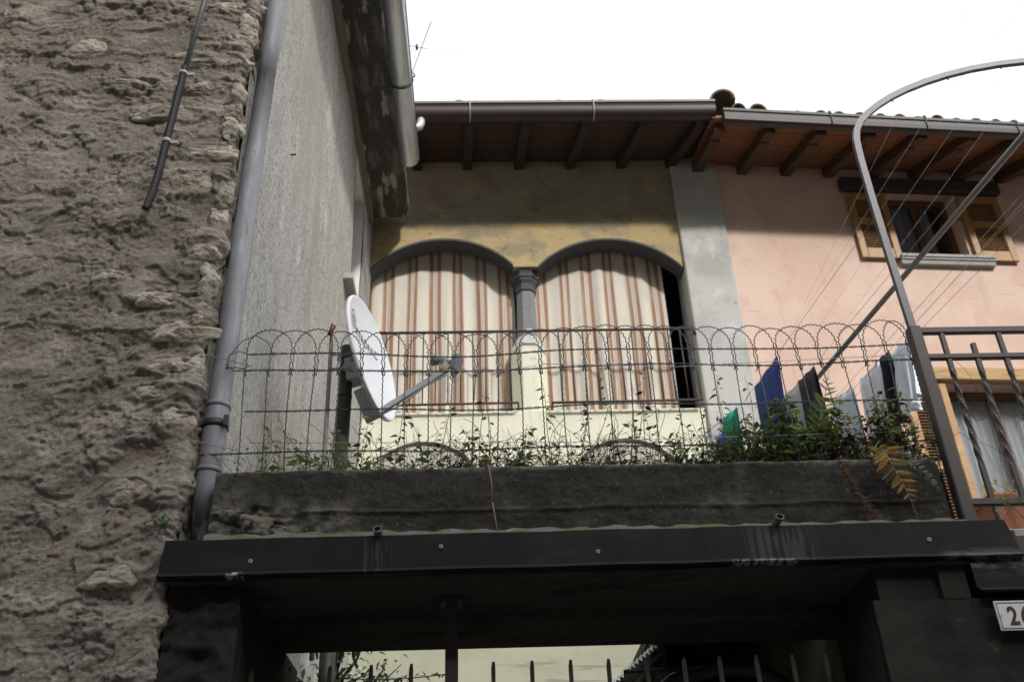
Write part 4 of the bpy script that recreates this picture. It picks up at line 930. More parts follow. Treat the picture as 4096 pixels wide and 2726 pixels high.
# ------------------------------------------------------------------ green wire border fence on the planter
wf = thing('wire_fence', 'green plastic coated garden fence of crossing wire arches on the planter wall', 'fence', (.4, 4.14, 3.45))
rr = random.Random(12)
PIT = .1072; N = 31; xi = [-1.10+PIT*i for i in range(N)]
def warp(x, z):
    k = (z-3.48)/.7
    return (x+.012*math.sin(x*2.1+1)*k+.006*math.sin(x*9+z*5), 4.14+.020*math.sin(x*1.7)*k+.012*math.sin(x*4.3+2)*k-.03*k*max(0, -x-.85)*2, z+.012*math.sin(x*1.9+.6)*k-.02*math.exp(-((x+.05)/.35)**2)*k+.012*k*smooth_(x))
def smooth_(x): return 1.0 if x > 1 else max(0., (x-.2)/.8)
ZL = [4.135, 4.045, 3.832, 3.618]
for i in range(N-2+1):
    a, c = xi[i]-(0 if i < N-2 else 0), xi[i]+2*PIT
    if i == N-2: c = xi[i]+1.3*PIT
    x0, x1 = a+.006, c-.006; mid = (x0+x1)/2; w = (x1-x0)/2; hgt = .118+rr.uniform(-.006, .008)
    pts = []
    for j in range(9):
        t = j/8; z = ZL[1]-.03+(ZL[0]-ZL[1]+.045)*t; s = math.sin(t*18+i)*.0040; pts.append((x0+s, z, .004*math.cos(t*18+i)))
    for j in range(0, 31):
        an = math.pi-math.pi*j/30; s = (.0035 if j % 2 else -.0035)
        pts.append((mid+(w+s)*math.cos(an)+.003*math.sin(i*3), ZL[0]+.015+(hgt+s)*math.sin(an)**.85 if 0 < j < 30 else ZL[0]+.015, 0.0))
    for j in range(9):
        t = 1-j/8; z = ZL[1]-.03+(ZL[0]-ZL[1]+.045)*t; s = -math.sin(t*18+i)*.0040; pts.append((x1+s, z, -.004*math.cos(t*18+i)))
    b = MB(); P = []
    for (x, z, dyy) in pts:
        q = Vector(warp(x, z)); q.y += dyy+(.006 if i % 2 else -.004); P.append(q)
    b.tube(P, .0028, 5, caps=True); part('arch_wire', b, WIRE, wf)
for i, x in enumerate(xi):
    b = MB(); P = []
    for j in range(40):
        t = j/39; z = 4.06+(3.47-4.06)*t; q = Vector(warp(x+.0016*(1 if j % 2 else -1)+.012*math.sin(i*1.7)*t*(1-t)*2, z)); P.append(q)
    b.tube(P, .0029, 5); part('upright_wire', b, WIRE, wf)
for k, z in enumerate(ZL):
    for tw in (0, 1):
        b = MB(); P = []; n = 420; xa = -1.09 if k != 3 else -1.27
        for j in range(n+1):
            x = xa+(2.16-xa)*j/n; an = j*.55+tw*math.pi
            q = Vector(warp(x, z+.0032*math.sin(an)+.004*math.sin(x*6+k*2))); q.y += .0032*math.cos(an); P.append(q)
        b.tube(P, .0024, 5); part('line_wire', b, WIRE, wf)
b = MB()    # curled loose end
for s_ in (0, 1):
    b.tube([(-1.09+.0*s_, 4.13, 4.135-.09*s_), (-1.15, 4.10, 4.14-.09*s_), (-1.195, 4.10, 4.12-.07*s_), (-1.21, 4.12, 4.08-.02*s_), (-1.17, 4.15, 4.06), (-1.10, 4.16, 4.065+.03*s_)], .0023, 5)
b.tube([(-1.20, 4.11, 4.05), (-1.19, 4.10, 4.12), (-1.14, 4.10, 4.20), (-1.08, 4.11, 4.235), (-1.02, 4.12, 4.20), (-.99, 4.13, 4.13)], .0023, 5)
part('curled_end', b, WIRE, wf)
tw_ = MB()
for k, (x0, z0, x1, z1) in enumerate(((-1.33, 4.075, -1.10, 4.07), (-1.34, 3.63, -1.10, 3.62))):
    P = []
    for j in range(40):
        t = j/39; P.append((x0+(x1-x0)*t, 3.985+.13*t+.003*math.cos(j*1.2), z0+(z1-z0)*t+.004*math.sin(j*1.2)))
    tw_.tube(P, .0025, 5)
single('tie_wire', tw_, mat('bare_wire', (.22, .21, .21), .4, .6), 'twisted tie wires from the fence end across the grey downpipe', 'wire', (-1.2, 4.05, 4.07))
gwi = MB(); gwi.tube([(-1.0, 4.125, 4.05), (.1, 4.12, 4.02), (.33, 4.12, 4.055), (.95, 4.125, 4.03), (1.3, 4.13, 4.05), (2.1, 4.12, 4.075)], .0016, 5); gwi.tube([(-1.05, 4.12, 3.66), (.4, 4.12, 3.635), (2.12, 4.12, 3.66)], .0014, 5)
single('tension_wire', gwi, mat('grey_steel_wire', (.36, .36, .37), .4, .6), 'thin grey straining wires threaded along the green fence', 'wire', (.4, 4.12, 3.65))

# ------------------------------------------------------------------ iron railing and hoop at the right
ir = thing('iron_railing', 'brown wrought iron railing with twisted bars on the right', 'railing', (2.13, 4.06, 3.0))
b = MB(); b.bbox(2.098, 2.158, 4.03, 4.09, 3.0, 4.19, .006); part('post', b, TIRON, ir)
for z, h in ((4.17, .036), (4.021, .030), (3.272, .034)):
    b = MB(); b.bbox(2.158, 4.6, 4.045, 4.075, z-h/2, z+h/2, .005); part('rail', b, TIRON, ir)
def twisted(x, z0, z1, tz0, tz1):
    m = MB(); n = 60; rows = []
    for j in range(n+1):
        z = z0+(z1-z0)*j/n; an = 0.0 if z > tz1 else (math.pi*3.0*(tz1-z)/(tz1-tz0) if z > tz0 else math.pi*3.0)
        rows.append([(x+.0105*math.sqrt(2)*math.cos(an+R(45+90*k)), 4.06+.0105*math.sqrt(2)*math.sin(an+R(45+90*k)), z) for k in range(4)])
    m.rings(rows, smooth=False); return m
for i in range(17):
    x = 2.262+i*.1405
    long_ = i % 2 == 0
    part('bar', twisted(x, 3.28 if long_ else 3.28, 4.155 if long_ else 4.095, 3.45, 3.95), TIRON, ir)
for x in (2.262, 2.543): 
    b = MB(); b.bbox(x-.011, x+.011, 4.05, 4.07, 3.12, 3.256); part('stub', b, TIRON, ir)
ho = thing('arched_hoop', 'grey iron bar rising from the railing post and bending over in an arch', 'arch', (2.12, 4.06, 4.19))
cp_ = [(2.128, 4.16), (2.118, 4.60), (2.112, 5.0), (2.112, 5.30), (2.118, 5.43), (2.135, 5.505), (2.17, 5.572), (2.225, 5.635), (2.30, 5.70), (2.39, 5.765), (2.50, 5.828), (2.62, 5.885), (2.76, 5.94), (2.92, 5.99), (3.10, 6.03), (3.28, 6.055), (3.46, 6.055), (3.64, 6.03), (3.82, 5.97), (3.98, 5.87), (4.10, 5.75), (4.18, 5.6), (4.20, 5.4), (4.20, 4.16)]
rows = []; 
for i, (x, z) in enumerate(cp_):
    a = Vector(cp_[max(i-1, 0)]); c = Vector(cp_[min(i+1, len(cp_)-1)]); tn = (c-a).normalized(); nx2, nz2 = -tn.y, tn.x; w, h = .0175, .014
    rows.append([(x+nx2*w*s1, 4.06+h*s2, z+nz2*w*s1) for s1, s2 in ((-1, -1), (1, -1), (1, 1), (-1, 1))])
b = MB(); b.rings(rows, smooth=False); part('bar', b, HOOP, ho)
for i in (9, 12, 14):
    x, z = cp_[i]; b = MB(); b.tube([(x, 4.06, z-.012), (x+.004, 4.06, z-.03), (x+.012, 4.06, z-.034)], .0035, 5); part('hook', b, HOOP, ho)

# ------------------------------------------------------------------ clothes rack, lines and washing
cr_ = thing('drying_pole', 'round grey pole slanting across the pink house front', 'pole', (3.3, 8.4, 6.4))
b = MB(); b.tube([(3.16, 9.5, 6.40), (3.322, 8.416, 6.4), (3.826, 5.039, 6.4), (3.98, 4.0, 6.4)], .024, 12); part('tube', b, mat('pole_steel', (.16, .165, .17), .4, .5), cr_)
b = MB(); b.tube([(3.17, 9.5, 6.42), (3.17, 9.44, 6.41)], .05, 12); part('flange', b, MGREY, cr_)
CORD = mat('line_cord', (.62, .62, .63), .6)
LINES = [(3.423, 9.55, 3.455, 5.949), (3.40, 9.55, 3.703, 5.967), (3.66, 9.58, 3.985, 5.995), (3.91, 9.6, 4.263, 5.998), (4.70, 9.62, 5.02, 6.95)]
for i, (xa, ya, xb, yb) in enumerate(LINES):
    k = (-1.5-ya)/(yb-ya); xe = xa+(xb-xa)*k
    b = MB(); b.tube([(xa, ya, 7.4), (xb, yb, 7.4), (xe, -1.5, 6.2)], .0013, 5)
    single('clothes_line', b, CORD, ('pale thin line strung high over the lane, %s of the five' % ('leftmost', 'second from the left', 'middle', 'second from the right', 'rightmost')[i]), 'clothes line', (xa, ya, 7.4), 'clothes lines over the lane')
def cloth(name, label, cat, P1, P2, drop, m, z=6.4, folds=2, amp=.02, slack=.0, drop2=None, seed=1, gap=.022):
    rr = random.Random(seed); P1, P2 = Vector((*P1, z)), Vector((*P2, z)); d = (P2-P1); L = d.length; d.normalize(); nrm = Vector((-d.y, d.x, 0)); b = MB(); rows = []
    nx, nz = 26, 12
    dr2 = drop2 if drop2 is not None else drop*.9
    for j in range(-nz, nz+1):
        side_ = -1 if j < 0 else 1; t = abs(j)/nz; row = []; dd = drop if side_ < 0 else dr2
        for i in range(nx+1):
            s = i/nx; f = amp*t*math.sin(2*math.pi*folds*s+seed+side_)+amp*.5*t*math.sin(2*math.pi*folds*2.3*s+seed*2)
            sag = -slack*math.sin(math.pi*s)-.016*abs(math.sin(2*math.pi*s))**1.5
            p = P1+d*(L*(s*(1-.10*t)+.05*t+.02*math.sin(9*t+seed)*t))+nrm*(side_*gap*(t**.4)+f)+Vector((0, 0, -dd*t+sag*(1-.3*t)+.012*t*math.sin(7*s+seed))); row.append(tuple(p))
        rows.append(row)
    b.grid(rows); o = single(name, b, m, label, cat, P1); return o
def fabric(name, c, c2=None, st=.5): return mat(name, c, .9, var=[((10, 10, 3), 4, .5, .68, c2 or tuple(x*.75 for x in c), st)], bump=[((120, 120, 120), 2, .2, .001)], spec=.15)
cloth('towel', 'dark blue towel drying behind the fence in front of the grey pilaster', 'towel', (2.732, 8.57), (2.809, 7.965), 1.5, fabric('navy_towel', (.045, .075, .24)), folds=3.2, amp=.05, seed=2)
cloth('trousers', 'charcoal trousers hanging between the blue towel and the white shirt', 'trousers', (3.14, 8.46), (3.218, 8.16), 1.1, fabric('charcoal_cloth', (.06, .058, .066)), folds=1.6, amp=.07, seed=3)
cloth('dish_cloth', 'pale grey green cloth hanging behind the charcoal trousers', 'cloth', (3.05, 8.9), (3.15, 8.45), 1.2, fabric('sage_cloth', (.45, .47, .42)), folds=1.4, amp=.03, seed=4)
cloth('pillow_case', 'light blue grey cloth peeping over the leafy shrub', 'cloth', (3.60, 8.93), (3.71, 8.55), 1.2, fabric('bluegrey_cloth', (.5, .56, .6)), folds=1.5, amp=.03, seed=5)
cloth('shirt', 'white shirt with lilac shade on the line left of a black garment', 'shirt', (3.745, 8.43), (3.80, 8.03), 1.35, fabric('white_cloth', (.80, .80, .86)), folds=2.3, amp=.075, seed=6, slack=.02)
cloth('black_garment', 'black garment hanging between two white pieces of washing', 'garment', (3.79, 8.09), (3.855, 7.90), .72, fabric('black_cloth', (.018, .02, .032)), folds=1.7, amp=.07, seed=7)
cloth('white_cloth', 'bluish white cloth hung highest, next to the iron post', 'cloth', (3.885, 8.02), (3.945, 7.66), .66, fabric('milky_cloth', (.74, .78, .82)), folds=2.2, amp=.07, seed=8, drop2=.6)
cloth('green_cloth', 'emerald green cloth low behind the fence near the pilaster', 'cloth', (2.50, 9.05), (2.60, 8.82), 1.1, fabric('emerald_cloth', (.02, .26, .19)), z=6.32, folds=1.3, amp=.05, seed=9)
cloth('blue_cloth', 'blue cloth just showing behind the emerald green cloth', 'cloth', (2.44, 9.2), (2.50, 9.06), 1.1, fabric('midblue_cloth', (.06, .10, .30)), z=6.18, folds=1.2, amp=.04, seed=10)
rk = MB()
for xa, ya, xb, yb in ((2.66, 9.15, 3.10, 5.7), (3.06, 9.2, 3.60, 5.7), (3.55, 9.3, 4.1, 5.7), (3.70, 9.0, 4.2, 5.7), (3.80, 8.9, 4.35, 5.7)): rk.tube([(xa, ya, 6.4), (xb, yb, 6.4)], .002, 5)
single('drying_lines', rk, mat('line_cord_low', (.3, .3, .31), .6), 'short thin drying lines carrying the washing beside the grey pole', 'clothes line', (3.3, 9, 6.4))
b = MB(); b.bbox(2.5, 3.2, 4.5, 4.8, 3.30, 3.485, .012); b.bbox(2.49, 3.21, 4.49, 4.81, 3.465, 3.50, .008); single('flower_trough', b, TERRA, 'terracotta flower trough behind the iron railing', 'planter', (2.85, 4.65, 3.30))
b = MB(); b.box(2.30, 5.0, 4.2, 5.16, 3.0, 3.02); b.bbox(2.3, 5.0, 4.45, 4.95, 3.255, 3.298); b.box(2.9, 2.98, 4.6, 4.8, 3.02, 3.255); b.box(4.2, 4.28, 4.6, 4.8, 3.02, 3.255); single('stone_shelf', b, SILL, 'grey shelf under the terracotta trough', 'shelf', (3.2, 4.7, 3.0))

# ------------------------------------------------------------------ plants
def leafmat(n, c, c2, st=.7, rough=.55):
    m = mat(n, c, rough, var=[((30, 30, 30), 3, .45, .62, c2, st)], spec=.35)
    b_ = m.node_tree.nodes['Principled BSDF']; t_ = m.node_tree
    tr_ = t_.nodes.new('ShaderNodeBsdfTranslucent'); mx_ = t_.nodes.new('ShaderNodeMixShader')   # light through the blade
    src = b_.inputs['Base Color'].links[0].from_socket
    t_.links.new(src, tr_.inputs['Color']); mx_.inputs[0].default_value = .42
    t_.links.new(b_.outputs[0], mx_.inputs[1]); t_.links.new(tr_.outputs[0], mx_.inputs[2]); t_.links.new(mx_.outputs[0], t_.nodes['Material Output'].inputs['Surface'])
    return m
GREEN = leafmat('leaf_green', (.11, .19, .04), (.17, .23, .05))
YGREEN = leafmat('leaf_yellow_green', (.20, .24, .05), (.24, .21, .06))
DKGREEN = leafmat('leaf_dark_green', (.06, .115, .04), (.09, .15, .05))
DRY = leafmat('leaf_withered', (.030, .021, .016), (.055, .032, .02), .7, .9)
BROWN = leafmat('leaf_brown', (.13, .055, .02), (.07, .035, .018), .7, .8)
SILV = leafmat('leaf_silvery', (.16, .22, .17), (.10, .15, .11))
GOLD = leafmat('leaf_golden', (.40, .24, .04), (.32, .12, .03))
OLIVE = leafmat('leaf_olive', (.17, .15, .03), (.10, .10, .03))
STEMD = mat('dry_stem', (.045, .035, .026), .9, var=[((50, 50, 50), 3, .5, .65, (.12, .09, .06), .7)])
STEMG = mat('green_stem', (.09, .095, .035), .7)
STEMP = mat('pale_stem', (.24, .19, .13), .8)
def leaf_geo(m, p, d, up, L, W, curl=.25):
    d = Vector(d).normalized(); r = d.cross(Vector(up)); 
    if r.length < 1e-3: r = d.cross(Vector((1, .3, 0)))
    r.normalize(); n = r.cross(d); p = Vector(p)
    a = p; b1 = p+d*L*.35+r*W*.5-n*L*curl*.1+n*W*.18; c1 = p+d*L*.35-r*W*.5-n*L*curl*.1+n*W*.18; mid = p+d*L*.38-n*L*curl*.08
    b2 = p+d*L*.7+r*W*.33-n*L*curl*.45+n*W*.1; c2 = p+d*L*.7-r*W*.33-n*L*curl*.45+n*W*.1; mid2 = p+d*L*.72-n*L*curl*.42; tip = p+d*L-n*L*curl
    m.add([a, b1, mid, c1, b2, mid2, c2, tip], [(0, 1, 2), (0, 2, 3), (1, 4, 5, 2), (2, 5, 6, 3), (4, 7, 5), (5, 7, 6)], True)
LEAF = {}
def leaf_obj(m, key, parent, loc, d, L, W, rr):
    if key not in LEAF:
        q = MB(); leaf_geo(q, (0, 0, 0), (0, 1, 0), (0, 0, 1), 1.0, .55); LEAF[key] = q.mesh('leaf', m)
    o = bpy.data.objects.new('leaf', LEAF[key]); o.location = Vector(loc)-wloc(parent)
    q = Vector(d).to_track_quat('Y', 'Z'); o.rotation_mode = 'QUATERNION'
    from mathutils import Quaternion
    o.rotation_quaternion = q @ Quaternion((0, 1, 0), rr.uniform(-1.6, 1.6)); o.scale = (W/.55, L, L)
    link(o, parent); return o
def curve(p0, p1, bend, n=14, wob=.008, rr=random):
    p0, p1 = Vector(p0), Vector(p1); out = []; a, c = rr.uniform(0, 6), rr.uniform(0, 6)
    for i in range(n+1):
        t = i/n; p = p0.lerp(p1, t)+Vector(bend)*math.sin(math.pi*t)+Vector((wob*math.sin(7*t+a), wob*math.cos(6*t+c), 0))*t; out.append(p)
    return out
def weed(label, x, top, mats, lean, seed, nl=12, L=.042, cat='weed', y=4.2, smat=STEMG, branches=1):
    rr = random.Random(seed); t = thing('weed', label, cat, (x, y, 3.46), 'weeds growing along the wire fence')
    m = MB(); paths = []
    for k in range(1+branches):
        ht = (top-3.46)*(1 if k == 0 else rr.uniform(.45, .8)); ln = lean if k == 0 else rr.uniform(-.16, .16)
        P = curve((x+rr.uniform(-.02, .02), y+rr.uniform(-.03, .03), 3.45), (x+ln, y+rr.uniform(-.10, .03), 3.46+ht), (rr.uniform(-.03, .03), 0, 0), 16, .010, rr); paths.append(P)
        m.tube(P, [.0026*(1-.65*i/16) for i in range(17)], 5)
    part('stem', m, smat, t)
    for P in paths:
        k = nl if P is paths[0] else nl//2
        for i in range(k):
            f = .22+.78*(i+rr.random()*.6)/k; idx = min(int(f*16), 16); p = P[idx]
            if rr.random() < .3: continue
            an = rr.uniform(0, 6.28); d = Vector((math.cos(an), math.sin(an)*.8, rr.uniform(-.5, .45)))
            mt = rr.choice(mats); s = L*rr.uniform(.55, 1.25)*(1.1-.35*f)
            leaf_obj(mt, mt.name, t, p+d*.006, d, s, s*rr.uniform(.34, .52), rr)
    return t
WE = [("yellow green weed stem next to the downpipe end of the fence", -1.0, 3.80, (YGREEN, GREEN), .03, STEMG, 9),
 ("yellow tipped weed standing just right of the grey downpipe", -.90, 3.89, (YGREEN,), -.07, STEMP, 9),
 ("broad leaved green weed leaning left of the dish post", -.70, 3.74, (GREEN, YGREEN), -.22, STEMG, 12),
 ("bushy green weed at the foot of the dark green dish post", -.74, 3.80, (GREEN, DKGREEN, YGREEN), .05, STEMG, 16),
 ("green weed reaching the lower rim of the satellite dish", -.56, 3.86, (GREEN, YGREEN, DRY), .04, STEMG, 12),
 ("weed with pointed green leaves touching the dish arm", -.44, 3.93, (GREEN, DRY), .06, STEMG, 11),
 ("dark curly weed below the middle of the dish arm", -.28, 3.82, (DKGREEN, DRY), -.05, STEMD, 11),
 ("thin withered weed under the dish's receiver", -.20, 4.02, (DRY, BROWN), .06, STEMD, 9),
 ("leafy green weed right of the dish's receiver", -.08, 3.76, (GREEN, DKGREEN, YGREEN), .05, STEMG, 14),
 ("brown leaved weed in front of the left curtain's right edge", .02, 4.02, (BROWN, DRY, YGREEN), .02, STEMD, 10),
 ("dry weed in front of the column's pedestal, left one", .13, 3.78, (DRY, DKGREEN), .10, STEMD, 10),
 ("green weed climbing before the pedestal of the column", .33, 4.04, (YGREEN, GREEN, OLIVE), -.03, STEMG, 11),
 ("bent dry weed right of the column pedestal", .40, 3.86, (DRY,), .14, STEMD, 9),
 ("dark seed headed weed under the left part of the right curtain", .50, 3.96, (DRY, BROWN), .05, STEMD, 10),
 ("tallest weed stem, its green tip above the fence arches", .68, 4.26, (GREEN, DRY, DKGREEN), -.09, STEMD, 12),
 ("spindly withered weed left of the fence's highest stem", .56, 3.84, (DRY, GREEN), -.08, STEMD, 10),
 ("withered weed with hooked tips before the right curtain", .78, 4.10, (DRY, DRY, GREEN), .04, STEMD, 12),
 ("green leaved weed under the right curtain's right edge", .90, 3.80, (GREEN, YGREEN), .06, STEMG, 12),
 ("reddish dry weed at the right end of the lemon parapet", 1.02, 3.84, (DRY, BROWN, YGREEN), .07, STEMD, 11),
 ("upright green weed in front of the grey pilaster, left one", 1.16, 4.02, (GREEN, DKGREEN), .0, STEMG, 15),
 ("upright green weed in front of the grey pilaster, right one", 1.26, 4.03, (GREEN, YGREEN), .06, STEMG, 15)]
WE += [("short leafy green weed right below the dish arm", -.34, 3.70, (GREEN, YGREEN, DKGREEN), .04, STEMG, 15),
 ("spreading light green weed under the left curtain's middle", -.02, 3.74, (YGREEN, GREEN), -.06, STEMG, 15),
 ("light green weed at the foot of the column pedestal", .22, 3.75, (YGREEN, GREEN, DRY), .03, STEMG, 15),
 ("light green weed under the middle of the right curtain", .64, 3.74, (GREEN, YGREEN), .05, STEMG, 15),
 ("low green weed left of the emerald cloth", .98, 3.74, (GREEN, YGREEN, DKGREEN), -.05, STEMG, 15)]
for i, (lb, x, tp, ms, ln, sm, nl) in enumerate(WE): weed(lb, x, tp, ms, ln, 100+i, int(nl*1.5), .050 if sm is not STEMD else .040, smat=sm, branches=2)
def shrub(label, x0, x1, ztop, n, seed, mats, dry=.25, L=.034):
    rr = random.Random(seed); t = thing('shrub', label, 'shrub', ((x0+x1)/2, 4.25, 3.46), 'shrubs at the right end of the planter')
    br = MB(); F = {m.name: MB() for m in mats}
    tips = []
    for k in range(26):
        xb = rr.uniform(x0+.05, x1-.05); xt = xb+rr.uniform(-.16, .16); zt = 3.50+(ztop-3.5)*rr.uniform(.3, 1)*(1-.35*abs((xt-(x0+x1)/2)/(x1-x0)*2)**2)
        P = curve((xb, 4.25+rr.uniform(-.08, .08), 3.44), (xt, 4.22+rr.uniform(-.14, .16), zt), (rr.uniform(-.03, .03), rr.uniform(-.04, .04), 0), 12, .01, rr)
        br.tube(P, [.003*(1-.6*i/12) for i in range(13)], 4); tips.append(P)
    part('branch', br, STEMD, t)
    for k in range(n):
        P = rr.choice(tips); i = min(12, int(12*(rr.random()**.6))+0); p = P[i]+Vector((rr.gauss(0, .022), rr.gauss(0, .022), rr.gauss(0, .018)))
        an = rr.uniform(0, 6.28); d = Vector((math.cos(an), math.sin(an), rr.uniform(-.6, .35)))
        s = L*rr.uniform(.5, 1.3); leaf_geo(F[rr.choice(mats).name], p, d, (rr.uniform(-.5, .5), rr.uniform(-.6, .2), 1), s, s*rr.uniform(.45, .65), rr.uniform(.1, .5))
    for m in mats:
        if F[m.name].v:
            o = part('foliage', F[m.name], m, t); o['kind'] = 'stuff'
    return t
shrub('green leafy shrub in front of the emerald cloth', 1.10, 1.42, 3.88, 900, 31, [GREEN, DKGREEN, OLIVE, GREEN], L=.042)
shrub('dense green shrub before the blue towel', 1.34, 1.72, 3.97, 1100, 32, [GREEN, DKGREEN, YGREEN, GREEN, DKGREEN], L=.048)
shrub('withered dark shrub before the white shirt', 1.62, 2.02, 3.90, 850, 33, [DRY, DKGREEN, BROWN, DRY], L=.036)
shrub('thin half bare shrub at the railing post', 1.86, 2.12, 4.0, 600, 34, [GREEN, DRY, YGREEN], L=.042)
# tangle of dry stems and small leaves along the planter (nobody could count it)
def tangle(name, seed, ns, nl, x0, x1, zmax, sm, lm, L):
    rr = random.Random(seed); m = MB()
    for k in range(ns):
        x = rr.uniform(x0, x1); a = rr.uniform(0, 6.28); h = rr.random()**1.8*(zmax-3.46); ln = rr.uniform(-.22, .22)
        P = curve((x, 4.19+rr.uniform(-.10, .08), 3.46), (x+ln, 4.16+rr.uniform(-.12, .1), 3.47+h), (rr.uniform(-.06, .06), rr.uniform(-.03, .02), rr.uniform(0, .07)), 8, .014, rr); m.tube(P, .0013, 3, caps=False)
    o = bpy.data.objects.new(name, m.mesh(name, sm)); o['kind'] = 'stuff'; o['label'] = 'tangle of thin dry stems along the planter'; link(o)
    q = MB()
    for k in range(nl):
        x = rr.uniform(x0, x1); z = 3.475+abs(rr.gauss(0, .065)); an = rr.uniform(0, 6.28); d = Vector((math.cos(an), math.sin(an), rr.uniform(-.5, .5))); s = L*rr.uniform(.5, 1.3)
        leaf_geo(q, (x, 4.18+rr.uniform(-.11, .10), z), d, (rr.uniform(-.5, .5), rr.uniform(-.6, .3), 1), s, s*rr.uniform(.4, .65), rr.uniform(.1, .6))
    o = bpy.data.objects.new('ground_cover', q.mesh('ground_cover', lm)); o['kind'] = 'stuff'; link(o)
tangle('dry_tangle', 51, 520, 700, -.15, 2.08, 3.74, STEMD, DRY, .026)
tangle('dry_tangle', 52, 140, 520, -.80, .25, 3.68, STEMG, DKGREEN, .028)
tangle('dry_tangle', 53, 150, 420, -1.15, .6, 3.72, STEMP, GREEN, .030)
tangle('dry_tangle', 55, 60, 420, -.3, 1.3, 3.72, STEMG, GREEN, .034)
tangle('dry_tangle', 54, 90, 700, .9, 2.08, 3.68, STEMD, DKGREEN, .030)
e = MB(); e.box(-1.13, 2.05, 4.10, 4.36, 3.3, 3.472); structure('planter_soil', e, EARTH)
# ferns
LEAFLET = {}
def fern(label, pts, np_, l0, mats, seed, w=.30, ang=1.0, smat=STEMP):
    rr = random.Random(seed); P = [Vector(p) for p in pts]; t = thing('fern_frond', label, 'fern', P[0], 'fern fronds by the planter')
    Q = []
    for i in range(61):
        f = i/60*(len(P)-1); k = min(int(f), len(P)-2); u = f-k
        a, b_, c, d = P[max(k-1, 0)], P[k], P[k+1], P[min(k+2, len(P)-1)]
        Q.append(.5*((2*b_)+(c-a)*u+(2*a-5*b_+4*c-d)*u*u+(3*b_-a-3*c+d)*u**3))
    m = MB(); m.tube(Q, [.0026*(1-.7*i/60) for i in range(61)], 5); part('rachis', m, smat, t)
    for i in range(np_):
        f = .12+.86*i/np_; k = int(f*60); p = Q[k]; tn = (Q[min(k+1, 60)]-Q[max(k-1, 0)]).normalized(); sd_ = tn.cross(Vector((0, -1, 0))).normalized()
        ln = l0*(math.sin(math.pi*min(1, .18+.95*f))**.7+.08)
        for s in (-1, 1):
            if rr.random() < .06: continue
            d = (sd_*s*ang+tn*.55+Vector((0, rr.uniform(-.35, .05), rr.uniform(-.15, .15)))).normalized(); mt = rr.choice(mats)
            key = mt.name
            if key not in LEAFLET:
                q = MB(); n = 7
                for j in range(n):
                    u0 = j/n; ww = .5*math.sin(math.pi*min(1, .25+.8*u0))**.8
                    for ss in (-1, 1): q.add([(0, u0, 0), (ss*ww, u0+.06, -.04), (ss*ww*.8, u0+.15, -.05), (0, u0+.13, 0)], [(0, 1, 2, 3)])
                q.add([(0, .9, 0), (.12, .92, -.03), (0, 1.05, -.05), (-.12, .92, -.03)], [(0, 1, 2, 3)]); LEAFLET[key] = q.mesh('leaflet', mt)
            o = bpy.data.objects.new('leaflet', LEAFLET[key]); o.location = p-P[0]; o.rotation_mode = 'QUATERNION'
            from mathutils import Quaternion
            o.rotation_quaternion = d.to_track_quat('Y', 'Z') @ Quaternion((0, 1, 0), R(90 if abs(d.z) > 2 else 0)+rr.uniform(-.5, .5)+R(75)*1); o.scale = (ln*w, ln, ln); link(o, t)
fern('golden brown fern frond hanging over the blackened planter wall', [(1.80, 4.10, 3.52), (1.80, 3.99, 3.50), (1.822, 3.975, 3.40), (1.850, 3.97, 3.29), (1.876, 3.985, 3.17)], 17, .088, (GOLD, OLIVE, GOLD, BROWN), 1)
fern('silvery green slender frond drooping beside the golden fern', [(1.85, 4.08, 3.53), (1.875, 3.98, 3.475), (1.93, 3.96, 3.39), (1.98, 3.965, 3.32), (2.012, 3.985, 3.25)], 22, .030, (SILV,), 2, .5, .9, STEMG)
fern('bright green fern standing upright among the shrubs', [(1.56, 4.16, 3.55), (1.60, 4.15, 3.72), (1.655, 4.13, 3.88), (1.69, 4.11, 3.99)], 13, .075, (YGREEN, GREEN), 3)
fern('yellowish small fern at the top edge of the planter wall', [(1.74, 4.12, 3.49), (1.765, 4.05, 3.53), (1.80, 4.0, 3.51), (1.815, 3.98, 3.47)], 8, .05, (YGREEN, OLIVE), 4)
# hanging stems, sprigs
m = MB(); m.tube([(.03, 4.05, 3.50), (.036, 4.0, 3.47), (.048, 3.99, 3.38), (.05, 3.995, 3.30)], .0026, 5); m.tube([(.05, 3.995, 3.292), (.060, 3.99, 3.22), (.070, 3.985, 3.15)], .0022, 5)
single('dead_stem', m, STEMP, 'pale dead stem hanging down the middle of the planter wall', 'stem', (.03, 4.05, 3.5))
rr = random.Random(9); m = MB(); P = curve((1.60, 4.02, 3.49), (1.70, 3.99, 3.19), (-.02, -.01, 0), 20, .012, rr); m.tube(P, .002, 4)
for p in P[2:]:
    for k in range(5): leaf_geo(m, p, (rr.uniform(-1, 1), rr.uniform(-.6, 0), rr.uniform(-1, .3)), (0, -1, .3), .022*rr.uniform(.5, 1.3), .010)
single('withered_vine', m, BROWN, 'reddish brown withered vine hanging left of the golden fern', 'vine', (1.6, 4.02, 3.49))
m = MB()
for k in range(34): leaf_geo(m, (-1.345+rr.gauss(0, .02), 3.985+rr.uniform(-.02, .02), 3.225+rr.gauss(0, .018)), (rr.uniform(-1, 1), -.6, rr.uniform(-.6, .8)), (0, -1, .5), .024*rr.uniform(.6, 1.3), .014)
m.tube([(-1.345, 4.05, 3.22), (-1.345, 3.98, 3.225)], .003, 5); single('wall_sprig', m, DKGREEN, 'tiny dark green plant rooted in the rubble wall near the downpipe foot', 'plant', (-1.345, 4.04, 3.22))
m = MB(); m.tube([(2.36, 4.02, 3.17), (2.30, 4.0, 3.24), (2.255, 4.0, 3.285)], .0022, 5)
